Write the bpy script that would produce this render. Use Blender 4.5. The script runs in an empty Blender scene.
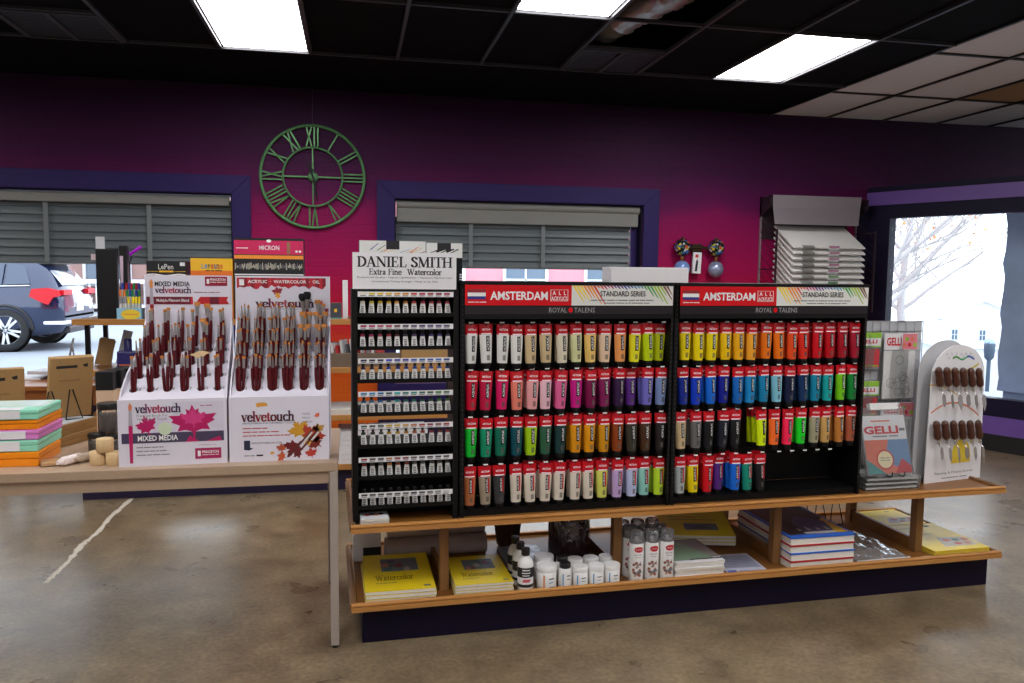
import bpy, bmesh, math, random
from math import sin, cos, pi, radians
from mathutils import Matrix, Vector
random.seed(7)
SC = bpy.context.scene
COL = SC.collection

# ------------------------------------------------------------------ materials
MATS = {}
def lin(c):
    return c / 12.92 if c <= 0.04045 else ((c + 0.055) / 1.055) ** 2.4
def S(r, g, b):
    return (lin(r / 255), lin(g / 255), lin(b / 255))
def mat(name, rgb, rough=0.5, metal=0.0, noise=0.05, scale=30.0, coat=0.0, bump=0.0, spec=0.5, alpha=1.0):
    if name in MATS: return MATS[name]
    m = bpy.data.materials.new(name); m.use_nodes = True
    nt = m.node_tree; N = nt.nodes; L = nt.links
    p = N['Principled BSDF']
    c = S(*rgb)
    p.inputs['Roughness'].default_value = rough
    p.inputs['Metallic'].default_value = metal
    p.inputs['Specular IOR Level'].default_value = spec
    p.inputs['Coat Weight'].default_value = coat
    p.inputs['Alpha'].default_value = alpha
    tc = N.new('ShaderNodeTexCoord'); nz = N.new('ShaderNodeTexNoise')
    nz.inputs['Scale'].default_value = scale; nz.inputs['Detail'].default_value = 3
    L.new(tc.outputs['Object'], nz.inputs['Vector'])
    mx = N.new('ShaderNodeMix'); mx.data_type = 'RGBA'
    mx.inputs[6].default_value = (*[x * (1 - noise) for x in c], 1)
    mx.inputs[7].default_value = (*[min(1, x * (1 + noise)) for x in c], 1)
    L.new(nz.outputs['Fac'], mx.inputs[0]); L.new(mx.outputs[2], p.inputs['Base Color'])
    if bump:
        b = N.new('ShaderNodeBump'); b.inputs['Strength'].default_value = bump; b.inputs['Distance'].default_value = 0.01
        L.new(nz.outputs['Fac'], b.inputs['Height']); L.new(b.outputs['Normal'], p.inputs['Normal'])
    MATS[name] = m
    return m
def col(r, g, b, rough=0.5):
    return mat('print_%d_%d_%d' % (r, g, b), (r, g, b), rough)
def wood(name, a, b, rough=0.4, axis=0, scale=6):
    if name in MATS: return MATS[name]
    m = mat(name, a, rough)
    nt = m.node_tree; N = nt.nodes; L = nt.links
    nz = [n for n in N if n.type == 'TEX_NOISE'][0]; tc = [n for n in N if n.type == 'TEX_COORD'][0]
    mp = N.new('ShaderNodeMapping'); s = [scale * 5] * 3; s[axis] = scale * 0.25
    mp.inputs['Scale'].default_value = s
    L.new(tc.outputs['Object'], mp.inputs['Vector']); L.new(mp.outputs['Vector'], nz.inputs['Vector'])
    nz.inputs['Scale'].default_value = 1.6; nz.inputs['Detail'].default_value = 6; nz.inputs['Distortion'].default_value = 0.6
    mx = [n for n in N if n.type == 'MIX'][0]
    mx.inputs[6].default_value = (*S(*a), 1); mx.inputs[7].default_value = (*S(*b), 1)
    return m
def emit(name, rgb, st):
    m = bpy.data.materials.new(name); m.use_nodes = True
    N = m.node_tree.nodes; N.clear()
    e = N.new('ShaderNodeEmission'); o = N.new('ShaderNodeOutputMaterial')
    e.inputs[0].default_value = (*rgb, 1); e.inputs[1].default_value = st
    m.node_tree.links.new(e.outputs[0], o.inputs[0]); MATS[name] = m
    return m
def glassmat(name, tint=(1, 1, 1), ior=1.45, rough=0.0, body=0.0, bodycol=(.8, .8, .8)):
    m = bpy.data.materials.new(name); m.use_nodes = True
    N = m.node_tree.nodes; L = m.node_tree.links; N.clear()
    o = N.new('ShaderNodeOutputMaterial'); t = N.new('ShaderNodeBsdfTransparent'); g = N.new('ShaderNodeBsdfGlossy')
    t.inputs[0].default_value = (*tint, 1); g.inputs['Roughness'].default_value = rough
    f = N.new('ShaderNodeFresnel'); f.inputs[0].default_value = ior
    mx = N.new('ShaderNodeMixShader'); L.new(f.outputs[0], mx.inputs[0]); L.new(g.outputs[0], mx.inputs[2])
    if body:
        d = N.new('ShaderNodeBsdfDiffuse'); d.inputs[0].default_value = (*bodycol, 1)
        m2 = N.new('ShaderNodeMixShader'); m2.inputs[0].default_value = body
        L.new(t.outputs[0], m2.inputs[1]); L.new(d.outputs[0], m2.inputs[2]); L.new(m2.outputs[0], mx.inputs[1])
    else:
        L.new(t.outputs[0], mx.inputs[1])
    L.new(mx.outputs[0], o.inputs[0]); MATS[name] = m
    return m

BLACK = mat('black_metal', (10, 10, 11), .5, spec=.25)
BLACKP = mat('black_plastic', (22, 22, 24), .35)
WHITE = mat('white_card', (232, 231, 234), .45, noise=.02)
WHITEP = mat('white_plastic', (236, 236, 234), .35, noise=.02)
INK = mat('black_ink', (24, 24, 28), .6)
GREYINK = mat('grey_ink', (120, 120, 125), .6)
WINK = mat('white_ink', (240, 240, 240), .5)
OAK = wood('oak', (206, 150, 84), (164, 106, 50), .38, 0, 5)
OAKD = wood('oak_deck', (146, 96, 40), (110, 68, 26), .4, 0, 5)
OAKV = wood('oak_post', (150, 106, 58), (104, 70, 36), .45, 2, 5)
NAVY = mat('navy_paint', (36, 25, 62), .5, scale=8, noise=.12)
NAVYF = mat('navy_frame_paint', (46, 34, 88), .55, scale=6, noise=.1, spec=.2)
NAVYD = mat('dark_navy_frame_paint', (24, 19, 46), .55, scale=6, noise=.1, spec=.2)
PURPLE = mat('purple_trim_paint', (108, 76, 156), .45, scale=6, noise=.08)
GREYM = mat('grey_metal', (150, 148, 150), .4, .3)
CHROME = mat('bright_metal', (205, 205, 208), .25, .9)
KRAFT = mat('kraft_card', (168, 132, 84), .75, scale=60, noise=.1)
YEL = mat('yellow_cover', (236, 208, 22), .4, noise=.03)
PAPER = mat('paper_edge', (228, 224, 214), .7, scale=80, noise=.06)
REDT = mat('tube_red', (200, 8, 28), .3, noise=.06, spec=.35)
CLEAR = glassmat('clear_plastic', (.97, .98, .98), 1.45, .03, .10, (.8, .82, .84))
PANE = glassmat('window_glass', (.96, .98, 1.0), 1.3, 0.0)
BLUEC = mat('dutch_blue', (34, 50, 140), .5)
MAROON = mat('maroon_handle', (84, 10, 22), .25, coat=.25)
FERR = mat('ferrule_metal', (190, 184, 178), .25, .9)

# ------------------------------------------------------------------ mesh builder
def TR(x=0, y=0, z=0, rz=0, rx=0, ry=0, s=1):
    return Matrix.Translation((x, y, z)) @ Matrix.Rotation(rz, 4, 'Z') @ Matrix.Rotation(rx, 4, 'X') @ Matrix.Rotation(ry, 4, 'Y') @ Matrix.Scale(s, 4)
FACE = Matrix(((1, 0, 0, 0), (0, 0, -1, 0), (0, 1, 0, 0), (0, 0, 0, 1)))   # local xy -> a wall facing -Y
def FV(x=0, y=0, z=0): return Matrix.Translation((x, y, z)) @ FACE
I4 = Matrix.Identity(4)
TXT = {}
def text_geo(s, bold=0.0):
    k = (s, bold)
    if k in TXT: return TXT[k]
    cu = bpy.data.curves.new('t', 'FONT'); cu.body = s; cu.resolution_u = 2; cu.offset = bold; cu.fill_mode = 'FRONT'
    o = bpy.data.objects.new('t', cu); COL.objects.link(o)
    dg = bpy.context.evaluated_depsgraph_get()
    me = bpy.data.meshes.new_from_object(o.evaluated_get(dg))
    vs = [(v.co.x, v.co.y) for v in me.vertices]; fs = [list(p.vertices) for p in me.polygons]
    bpy.data.objects.remove(o); bpy.data.curves.remove(cu); bpy.data.meshes.remove(me)
    x0 = min(v[0] for v in vs); x1 = max(v[0] for v in vs); y0 = min(v[1] for v in vs); y1 = max(v[1] for v in vs)
    TXT[k] = ([((x - x0) / (x1 - x0), (y - y0) / max(1e-6, y1 - y0)) for x, y in vs], fs)
    return TXT[k]
def arc(cx, cy, rx, ry, a0, a1, n=10):
    return [(cx + rx * cos(radians(a0 + (a1 - a0) * i / n)), cy + ry * sin(radians(a0 + (a1 - a0) * i / n))) for i in range(n + 1)]
def sf(x, y, w=.17): return [(x - w, y), (x + w, y)]
SERIF = {   # advance, thick strokes, thin strokes
 'D': (.9, [[(.17, 0), (.17, 1)], arc(.36, .5, .42, .48, 88, -88, 14)], [[(.02, 1), (.38, 1)], [(.02, 0), (.38, 0)]]),
 'A': (.92, [[(.42, 1), (.76, 0)]], [[(.1, 0), (.42, 1)], [(.2, .34), (.64, .34)], sf(.1, 0, .12), sf(.77, 0, .16)]),
 'N': (1.0, [[(.16, 1), (.84, .02)]], [[(.16, 0), (.16, 1)], [(.84, 0), (.84, 1)], sf(.16, 0, .13), [(0, 1), (.2, 1)], sf(.84, 1, .13)]),
 'I': (.44, [[(.22, 0), (.22, 1)]], [sf(.22, 0), sf(.22, 1)]),
 'E': (.8, [[(.18, 0), (.18, 1)]], [[(.03, 0), (.66, 0), (.7, .22)], [(.03, 1), (.64, 1), (.65, .8)], [(.18, .52), (.5, .52)], [(.5, .42), (.5, .62)]]),
 'F': (.74, [[(.18, 0), (.18, 1)]], [sf(.18, 0, .18), [(.03, 1), (.64, 1), (.65, .8)], [(.18, .52), (.5, .52)], [(.5, .42), (.5, .62)]]),
 'L': (.74, [[(.18, 0), (.18, 1)]], [[(.03, 0), (.64, 0), (.69, .25)], sf(.18, 1)]),
 'S': (.74, [[(.6, .8), (.5, .95), (.36, 1), (.18, .93), (.14, .77), (.24, .63), (.44, .5), (.58, .37), (.61, .2), (.5, .05), (.34, 0), (.18, .05), (.1, .22)]], []),
 'M': (1.16, [[(.16, 1), (.54, .04)], [(.94, 1), (.96, 0)]], [[(.12, 0), (.16, 1)], [(.54, .04), (.94, 1)], sf(.12, 0, .13), sf(.97, 0, .16), [(0, 1), (.2, 1)], [(.9, 1), (1.1, 1)]]),
 'T': (.82, [[(.41, 0), (.41, 1)]], [[(.03, .78), (.05, 1), (.77, 1), (.79, .78)], sf(.41, 0)]),
 'H': (1.0, [[(.18, 0), (.18, 1)], [(.8, 0), (.8, 1)]], [[(.18, .52), (.8, .52)], sf(.18, 0), sf(.18, 1), sf(.8, 0), sf(.8, 1)]),
 'W': (1.25, [[(.12, 1), (.4, 0)], [(.58, 1), (.86, 0)]], [[(.4, 0), (.62, 1)], [(.86, 0), (1.12, 1)], sf(.12, 1, .14), sf(1.12, 1, .12), sf(.6, 1, .13)]),
 'v': (.62, [[(.08, .65), (.31, 0)]], [[(.31, 0), (.54, .65)], sf(.08, .65, .1), sf(.53, .65, .1)]),
 'e': (.6, [arc(.32, .32, .24, .32, 10, 325, 16)], [[(.08, .36), (.55, .36)]]),
 'l': (.32, [[(.15, 0), (.15, 1.04)]], [sf(.15, 0, .14), [(.02, 1.02), (.15, 1.04)]]),
 't': (.44, [[(.19, .86), (.19, .12), (.25, .01), (.34, .02)]], [[(.02, .63), (.4, .63)], [(.34, .02), (.42, .1)]]),
 'o': (.66, [arc(.33, .32, .26, .32, 0, 360, 18)], []),
 'u': (.74, [[(.15, .65), (.15, .16), (.22, .03), (.34, .01), (.5, .1)], [(.54, .65), (.54, 0)]], [[(.03, .65), (.15, .65)], [(.42, .65), (.54, .65)], [(.54, 0), (.68, .01)]]),
 'c': (.56, [arc(.32, .32, .24, .32, 45, 320, 14)], []),
 'h': (.72, [[(.15, 0), (.15, 1.04)], [(.15, .48), (.28, .62), (.42, .65), (.54, .52), (.54, 0)]], [sf(.15, 0, .13), sf(.54, 0, .13), [(.02, 1.02), (.15, 1.04)]]),
 'n': (.72, [[(.15, 0), (.15, .65)], [(.15, .48), (.28, .62), (.42, .65), (.54, .52), (.54, 0)]], [sf(.15, 0, .13), sf(.54, 0, .13), [(.02, .64), (.15, .65)]]),
 'i': (.32, [[(.15, 0), (.15, .65)], [(.15, .86), (.15, .92)]], [sf(.15, 0, .13), [(.03, .64), (.15, .65)]]),
 'x': (.6, [[(.1, .65), (.5, 0)]], [[(.1, 0), (.5, .65)], sf(.08, 0, .09), sf(.5, 0, .1), sf(.1, .65, .1), sf(.5, .65, .09)]),
 'r': (.5, [[(.15, 0), (.15, .65)], [(.36, .62), (.42, .56)]], [sf(.15, 0, .14), [(.02, .64), (.15, .65)], [(.15, .42), (.26, .6), (.4, .63)]]),
 'a': (.6, [[(.14, .52), (.2, .63), (.34, .65), (.44, .54), (.44, .04)], [(.44, .38), (.2, .3), (.1, .16), (.18, .02), (.32, .03), (.44, .16)]], [[(.44, .02), (.56, .03)]]),
}
def hull(p):
    p = sorted(set(p))
    def half(q):
        h = []
        for a in q:
            while len(h) > 1 and (h[-1][0] - h[-2][0]) * (a[1] - h[-2][1]) - (h[-1][1] - h[-2][1]) * (a[0] - h[-2][0]) <= 1e-9: h.pop()
            h.append(a)
        return h
    a = half(p); b = half(p[::-1])
    return a[:-1] + b[:-1]

class MB:
    def __init__(s): s.bm = bmesh.new(); s.mats = []
    def mi(s, m):
        if m not in s.mats: s.mats.append(m)
        return s.mats.index(m)
    def polys(s, vs, fs, m, smooth=False):
        V = [s.bm.verts.new(v) for v in vs]; k = s.mi(m); out = []
        for f in fs:
            try: F = s.bm.faces.new([V[i] for i in f])
            except ValueError: continue
            F.material_index = k; F.smooth = smooth; out.append(F)
        return out
    def box(s, x0, x1, y0, y1, z0, z1, m, T=I4, bev=0):
        vs = [T @ Vector((x, y, z)) for z in (z0, z1) for x, y in ((x0, y0), (x1, y0), (x1, y1), (x0, y1))]
        fs = s.polys(vs, [(3, 2, 1, 0), (4, 5, 6, 7), (0, 1, 5, 4), (1, 2, 6, 5), (2, 3, 7, 6), (3, 0, 4, 7)], m)
        if bev:
            es = list({e for f in fs for e in f.edges})
            bmesh.ops.bevel(s.bm, geom=es, offset=bev, segments=2, profile=.6, affect='EDGES', clamp_overlap=True)
        return s
    def poly(s, pts, m, T=I4, off=0.0):
        s.polys([T @ Vector((p[0], p[1], off)) for p in pts], [range(len(pts))], m); return s
    def rect(s, x0, y0, x1, y1, m, T=I4, off=0.0):
        return s.poly([(x0, y0), (x1, y0), (x1, y1), (x0, y1)], m, T, off)
    def prism(s, pts, z0, z1, m, T=I4, bev=0):
        n = len(pts)
        vs = [T @ Vector((p[0], p[1], z)) for z in (z0, z1) for p in pts]
        fs = [tuple(range(n - 1, -1, -1)), tuple(range(n, 2 * n))] + [(i, (i + 1) % n, n + (i + 1) % n, n + i) for i in range(n)]
        F = s.polys(vs, fs, m)
        if bev:
            es = list({e for f in F[:2] for e in f.edges})
            bmesh.ops.bevel(s.bm, geom=es, offset=bev, segments=2, profile=.6, affect='EDGES', clamp_overlap=True)
        return s
    def lathe(s, prof, m, T=I4, seg=20, sx=1, sy=1, cap=True):
        n = len(prof); vs = []
        for r, z in prof:
            for i in range(seg):
                a = 2 * pi * i / seg; vs.append(T @ Vector((r * cos(a) * sx, r * sin(a) * sy, z)))
        fs = [(j * seg + i, j * seg + (i + 1) % seg, (j + 1) * seg + (i + 1) % seg, (j + 1) * seg + i) for j in range(n - 1) for i in range(seg)]
        s.polys(vs, fs, m, True)
        if cap:
            s.polys(vs[:seg], [tuple(range(seg - 1, -1, -1))], m); s.polys(vs[-seg:], [tuple(range(seg))], m)
        return s
    def loft(s, rings, m, T=I4, caps=True, smooth=True):
        k = len(rings[0]); vs = [T @ Vector(p) for r in rings for p in r]
        s.polys(vs, [(j * k + i, j * k + (i + 1) % k, (j + 1) * k + (i + 1) % k, (j + 1) * k + i) for j in range(len(rings) - 1) for i in range(k)], m, smooth)
        if caps:
            s.polys(vs[:k], [tuple(range(k - 1, -1, -1))], m); s.polys(vs[-k:], [tuple(range(k))], m)
        return s
    def tube(s, pts, r, m, seg=8, T=I4, closed=False):
        P = [Vector(p) for p in pts]; n = len(P); rings = []
        R = r if isinstance(r, (list, tuple)) else [r] * n
        up = None
        for i in range(n):
            if closed: d = P[(i + 1) % n] - P[i - 1]
            else: d = P[min(i + 1, n - 1)] - P[max(i - 1, 0)]
            d.normalize()
            if up is None: up = Vector((0, 0, 1)) if abs(d.z) < .9 else Vector((1, 0, 0))
            a = d.cross(up)
            if a.length < 1e-4: a = d.cross(Vector((.3, .9, .2)))
            a.normalize(); b = a.cross(d).normalized(); up = b
            rings.append([P[i] + R[i] * (a * cos(2 * pi * j / seg) + b * sin(2 * pi * j / seg)) for j in range(seg)])
        if closed: rings.append(rings[0])
        return s.loft(rings, m, T, caps=not closed)
    def lines(s, words, x, y, w, h, m, T=I4, off=.0006, fn=None, spin=False):   # print too small to read: word-shaped dashes
        tot = sum(words) + .8 * (len(words) - 1); a = 0.0
        for n in words:
            g = 4 if fn and not spin else 1
            for k in range(g):
                c0, c1 = (a + n * k / g) / tot, (a + n * (k + 1) / g) / tot
                q = [((x - b * w, y + c * h) if spin else (x + c * w, y + b * h)) for c, b in ((c0, .25), (c1, .25), (c1, .75), (c0, .75))]
                s.polys([fn(p) if fn else T @ Vector((p[0], p[1], off)) for p in q], [range(4)], m)
            a += n + .8
        return s
    def text(s, st, x, y, w, h, m, T=I4, off=.0006, bold=0.0, fn=None, spin=False):
        vs, fs = text_geo(st, bold * .55)
        P = []
        for a, b in vs:
            if spin: q = (x - b * w, y + a * h)
            else: q = (x + a * w, y + b * h)
            P.append(fn(q) if fn else T @ Vector((q[0], q[1], off)))
        s.polys(P, fs, m); return s
    def serif(s, st, x, y, w, h, mats, T=I4, off=.0006, nib=(.13, .05)):
        adv = sum(SERIF[c][0] if c != ' ' else .4 for c in st); k = w / adv; cx = 0
        if not isinstance(mats, (list, tuple)): mats = [mats] * len(st)
        for c, m in zip(st, mats):
            if c == ' ': cx += .4; continue
            a, thick, thin = SERIF[c]
            for sts, nx, ny in ((thick, nib[0], nib[1]), (thin, nib[1], nib[1])):
                for pl in sts:
                    for p, q in zip(pl, pl[1:]):
                        hp = hull([(round(u[0] + dx * nx / 2, 5), round(u[1] + dy * ny / 2, 5)) for u in (p, q) for dx in (-1, 1) for dy in (-1, 1)])
                        s.poly([(x + (cx + u[0]) * k, y + u[1] * h) for u in hp], m, T, off)
            cx += a
        return s
    def mesh(s, name):
        me = bpy.data.meshes.new(name)
        bmesh.ops.recalc_face_normals(s.bm, faces=s.bm.faces[:]) if getattr(s, 'recalc', False) else None
        s.bm.to_mesh(me); s.bm.free()
        for m in s.mats: me.materials.append(m)
        return me
    def build(s, name, parent=None, T=None):
        return ob(name, s.mesh(name), parent, T)

def ob(name, data, parent=None, T=None):
    o = bpy.data.objects.new(name, data); COL.objects.link(o)
    if parent: o.parent = parent
    if T is not None: o.matrix_local = T
    return o
def tag(o, label, cat, group=None, kind=None):
    o['label'] = label; o['category'] = cat
    if group: o['group'] = group
    if kind: o['kind'] = kind
    return o
def thing(name, label, cat, T=I4, group=None):
    o = ob(name, None); o.empty_display_size = .05; o.matrix_world = T
    return tag(o, label, cat, group)
def struct(mb, name, T=None):
    o = mb.build(name, None, T); o['kind'] = 'structure'; return o
RECOL = {}
def recolor(me, m, slot=0):
    k = (me.name, m.name, slot)
    if k not in RECOL:
        c = me.copy(); c.materials[slot] = m; RECOL[k] = c
    return RECOL[k]
# frame of the main display: u to the right along it, v away from the viewer
D0 = Vector((0.029, 3.246, 0)); A = radians(1.93)
def P(u, v, z=0.0, rz=0.0): return TR(D0.x + u * cos(A) - v * sin(A), D0.y + u * sin(A) + v * cos(A), z, A + rz)
ORD = ['first', 'second', 'third', 'fourth', 'fifth', 'sixth', 'seventh', 'eighth', 'ninth', 'tenth', 'eleventh', 'twelfth', 'thirteenth', 'fourteenth']
def leaf(cx, cy, r, rot=0.0, sy=1.0):   # maple leaf outline
    half = [(0, 1), (.1, .72), (.24, .8), (.2, .45), (.42, .62), (.48, .5), (.88, .52), (.72, .3), (.8, .2), (.5, .02), (.6, -.25), (.3, -.2), (.06, -.3)]
    pts = half + [(.03, -.62), (-.03, -.62)] + [(-x, y) for x, y in half[::-1][:-1]]
    c, s_ = cos(rot), sin(rot)
    return [(cx + r * (x * c - y * s_), cy + r * sy * (x * s_ + y * c)) for x, y in pts]
def leafp(mb, cx, cy, r, rot, m, T, off, sy=1.0):
    pts = [T @ Vector((p[0], p[1], off)) for p in leaf(cx, cy, r, rot, sy)]
    c = T @ Vector((cx, cy, off)); n = len(pts)
    mb.polys(pts + [c], [(i, (i + 1) % n, n) for i in range(n)], m)
def disc(mb, cx, cy, rx, ry, m, T, off=.0006, n=20):
    mb.poly([(cx + rx * cos(2 * pi * i / n), cy + ry * sin(2 * pi * i / n)) for i in range(n)], m, T, off)

# ------------------------------------------------------------------ the setting
def node_floor():
    m = mat('polished_concrete', (128, 112, 92), .3, spec=.5)
    N = m.node_tree.nodes; L = m.node_tree.links; p = N['Principled BSDF']
    tc = [n for n in N if n.type == 'TEX_COORD'][0]
    def noise(sc, det, dist=0):
        n = N.new('ShaderNodeTexNoise'); n.inputs['Scale'].default_value = sc; n.inputs['Detail'].default_value = det
        n.inputs['Distortion'].default_value = dist; L.new(tc.outputs['Object'], n.inputs['Vector']); return n
    a = noise(1.1, 6, .5); b = noise(6, 10, .2); r1 = N.new('ShaderNodeValToRGB')
    r1.color_ramp.elements[0].position = .2; r1.color_ramp.elements[0].color = (*S(114, 97, 74), 1)
    r1.color_ramp.elements[1].position = .8; r1.color_ramp.elements[1].color = (*S(152, 136, 111), 1)
    L.new(a.outputs['Fac'], r1.inputs[0])
    r2 = N.new('ShaderNodeValToRGB'); r2.color_ramp.elements[0].position = .2; r2.color_ramp.elements[0].color = (.5, .48, .46, 1)
    r2.color_ramp.elements[1].position = .85; r2.color_ramp.elements[1].color = (1.3, 1.28, 1.24, 1)
    L.new(b.outputs['Fac'], r2.inputs[0])
    mx = N.new('ShaderNodeMix'); mx.data_type = 'RGBA'; mx.blend_type = 'MULTIPLY'; mx.inputs[0].default_value = 1
    L.new(r1.outputs[0], mx.inputs[6]); L.new(r2.outputs[0], mx.inputs[7])
    d = noise(48, 6); r3 = N.new('ShaderNodeValToRGB'); r3.color_ramp.elements[0].position = .25; r3.color_ramp.elements[0].color = (.7, .7, .7, 1); r3.color_ramp.elements[1].position = .75; r3.color_ramp.elements[1].color = (1.3, 1.3, 1.3, 1); L.new(d.outputs['Fac'], r3.inputs[0])
    m2 = N.new('ShaderNodeMix'); m2.data_type = 'RGBA'; m2.blend_type = 'MULTIPLY'; m2.inputs[0].default_value = 1; L.new(mx.outputs[2], m2.inputs[6]); L.new(r3.outputs[0], m2.inputs[7]); L.new(m2.outputs[2], p.inputs['Base Color'])
    c = noise(3, 4); mr = N.new('ShaderNodeMapRange'); mr.inputs[3].default_value = .2; mr.inputs[4].default_value = .4
    L.new(c.outputs['Fac'], mr.inputs[0]); L.new(mr.outputs[0], p.inputs['Roughness'])
    return m
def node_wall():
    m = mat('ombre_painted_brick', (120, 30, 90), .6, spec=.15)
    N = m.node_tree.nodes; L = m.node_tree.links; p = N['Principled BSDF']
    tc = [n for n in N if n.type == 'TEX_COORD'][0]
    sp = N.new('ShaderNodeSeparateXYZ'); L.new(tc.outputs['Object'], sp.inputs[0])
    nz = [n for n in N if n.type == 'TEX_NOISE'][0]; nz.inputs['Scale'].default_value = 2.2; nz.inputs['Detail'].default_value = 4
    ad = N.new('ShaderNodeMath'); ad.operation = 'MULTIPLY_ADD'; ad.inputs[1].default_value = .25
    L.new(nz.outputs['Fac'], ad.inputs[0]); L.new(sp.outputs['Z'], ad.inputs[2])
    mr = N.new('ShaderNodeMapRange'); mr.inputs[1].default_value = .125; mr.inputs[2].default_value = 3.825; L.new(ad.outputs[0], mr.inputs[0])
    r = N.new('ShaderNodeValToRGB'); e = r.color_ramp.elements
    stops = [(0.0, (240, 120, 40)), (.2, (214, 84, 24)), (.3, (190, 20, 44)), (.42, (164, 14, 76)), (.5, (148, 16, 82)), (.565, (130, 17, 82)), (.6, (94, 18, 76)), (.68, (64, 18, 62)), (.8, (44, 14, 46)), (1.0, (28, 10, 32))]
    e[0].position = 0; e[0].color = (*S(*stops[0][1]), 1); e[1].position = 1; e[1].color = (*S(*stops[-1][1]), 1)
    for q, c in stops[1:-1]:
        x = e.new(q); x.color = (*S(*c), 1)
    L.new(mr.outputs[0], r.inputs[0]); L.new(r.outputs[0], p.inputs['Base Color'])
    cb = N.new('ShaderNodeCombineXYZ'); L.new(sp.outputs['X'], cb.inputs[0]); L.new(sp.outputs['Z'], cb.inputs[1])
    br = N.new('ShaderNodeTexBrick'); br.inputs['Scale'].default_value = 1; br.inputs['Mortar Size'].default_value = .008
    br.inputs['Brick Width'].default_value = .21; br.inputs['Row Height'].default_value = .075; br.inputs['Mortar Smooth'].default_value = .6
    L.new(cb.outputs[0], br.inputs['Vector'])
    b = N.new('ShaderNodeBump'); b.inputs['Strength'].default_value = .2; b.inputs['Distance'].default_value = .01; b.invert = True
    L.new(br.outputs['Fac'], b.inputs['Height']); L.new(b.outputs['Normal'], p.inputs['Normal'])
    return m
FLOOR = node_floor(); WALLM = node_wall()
WALLP = mat('plain_wall_paint', (196, 190, 190), .7, scale=4)
YW = 7.2
mb = MB()
fp = [(-6, -4), (6.51, -4), (6.51, 4.3), (5.07, 7.22), (5.07, 7.4), (-6, 7.4)]
mb.poly(fp, FLOOR)
LINE = mat('worn_white_floor_paint', (205, 196, 180), .6, scale=25, noise=.2)
q = [(-1.49, 4.157), (-1.482, 4.45), (-1.497, 4.72), (-1.476, 4.95), (-1.493, 5.217), (-1.471, 5.65)]
for i, (a, b) in enumerate(zip(q, q[1:])):
    for k in range(5):
        t0, t1 = k / 5, (k + 1) / 5; w0 = .008 + .016 * random.random(); w1 = .008 + .016 * random.random()
        p0 = [a[j] + (b[j] - a[j]) * t0 for j in (0, 1)]; p1 = [a[j] + (b[j] - a[j]) * t1 for j in (0, 1)]
        mb.poly([(p0[0] - w0, p0[1]), (p0[0] + w0, p0[1]), (p1[0] + w1, p1[1]), (p1[0] - w1, p1[1])], LINE, I4, .0012)
struct(mb, 'floor')
mb = MB()
ZT = 3.75
W1 = (-4.7, -1.008); W2 = (.364, 2.686); WZ = (.54, 2.19); HX = 5.065
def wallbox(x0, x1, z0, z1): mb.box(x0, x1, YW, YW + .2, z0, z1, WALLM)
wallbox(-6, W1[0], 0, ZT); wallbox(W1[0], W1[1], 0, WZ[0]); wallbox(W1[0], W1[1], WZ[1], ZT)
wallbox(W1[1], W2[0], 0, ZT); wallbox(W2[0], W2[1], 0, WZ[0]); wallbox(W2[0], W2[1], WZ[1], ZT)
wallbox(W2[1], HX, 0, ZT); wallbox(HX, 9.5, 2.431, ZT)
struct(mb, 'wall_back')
mb = MB().box(-6.2, -6, -4, YW + .2, 0, ZT, WALLP); struct(mb, 'wall_left')
mb = MB().box(-6.2, 9.5, -4.2, -4, 0, ZT, WALLP); struct(mb, 'wall_front')
mb = MB().box(6.51, 6.7, -4, 4.25, 0, ZT, WALLP).box(6.51, 9.5, 4.26, 4.4, 2.431, ZT, WALLP); struct(mb, 'wall_right')
mb = MB().box(4.94, 5.06, YW - .03, YW - .001, 0, 2.24, NAVYD); struct(mb, 'trim_1')
# alcove roof outside the angled window, and the bulkhead that closes the room above it
mb = MB().prism([(5.2, 7.19), (6.66, 4.41), (9.5, 4.41), (9.5, 7.19)], 2.36, 2.43, mat('soffit_board', (150, 150, 155), .7)); struct(mb, 'trim_2')
# ceiling
CBL = mat('black_ceiling_tile', (8, 8, 9), .9, spec=.1); CWH = mat('white_ceiling_tile', (216, 212, 212), .85, scale=120, noise=.12, bump=.2); CST = mat('stained_ceiling_tile', (150, 116, 78), .85, scale=3, noise=.3)
GX = [.325 + .61 * k for k in range(-11, 7)]; GY = [5.985 - 1.22 * k for k in range(0, 9)]
XB = 3.95
OPEN = [(1.545, 2.155, 4.765, 5.375), (1.545, 2.155, 3.545, 4.765)]
lights = [(-.895, 4.765), (2.765, 4.765), (.935, 3.545), (-.895, 1.105), (2.765, 1.105), (.935, -.115), (-2.725, 2.325), (-4.555, 4.765), (-4.555, 1.105), (4.64, 1.32), (-.895, -2.555), (2.765, -2.555)]
mb = MB()
xs = [-6] + [x for x in GX if -6 < x < XB - .3] + [XB]
ys = [-4] + sorted(y for y in GY if y > -4) + [YW]
for x0, x1 in zip(xs, xs[1:]):
    for y0, y1 in zip(ys, ys[1:]):
        if any(abs(x0 - o[0]) < .05 and y0 > o[2] - 1.3 and y1 < o[3] + .7 and y0 > 3.4 and y0 < 5 for o in OPEN):
            if y0 > 4.7: mb.rect(x0, 5.375, x1, y1, CBL, TR(0, 0, 3.1))
            continue
        mb.rect(x0, y0, x1, y1, CBL, TR(0, 0, 3.1))
wx = [XB + .61 * k for k in range(0, 9)]; wy = [7.2] + [6.2 - 1.22 * k for k in range(0, 8)] + [-4]
for i, (x0, x1) in enumerate(zip(wx, wx[1:])):
    for j, (y1, y0) in enumerate(zip(wy, wy[1:])):
        mb.rect(x0, y0, x1, y1, CST if (i, j) in ((2, 1),) else CWH, TR(0, 0, 3.1))
mb.rect(-6, -4, 9.5, YW, CBL, TR(0, 0, ZT))
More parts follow.
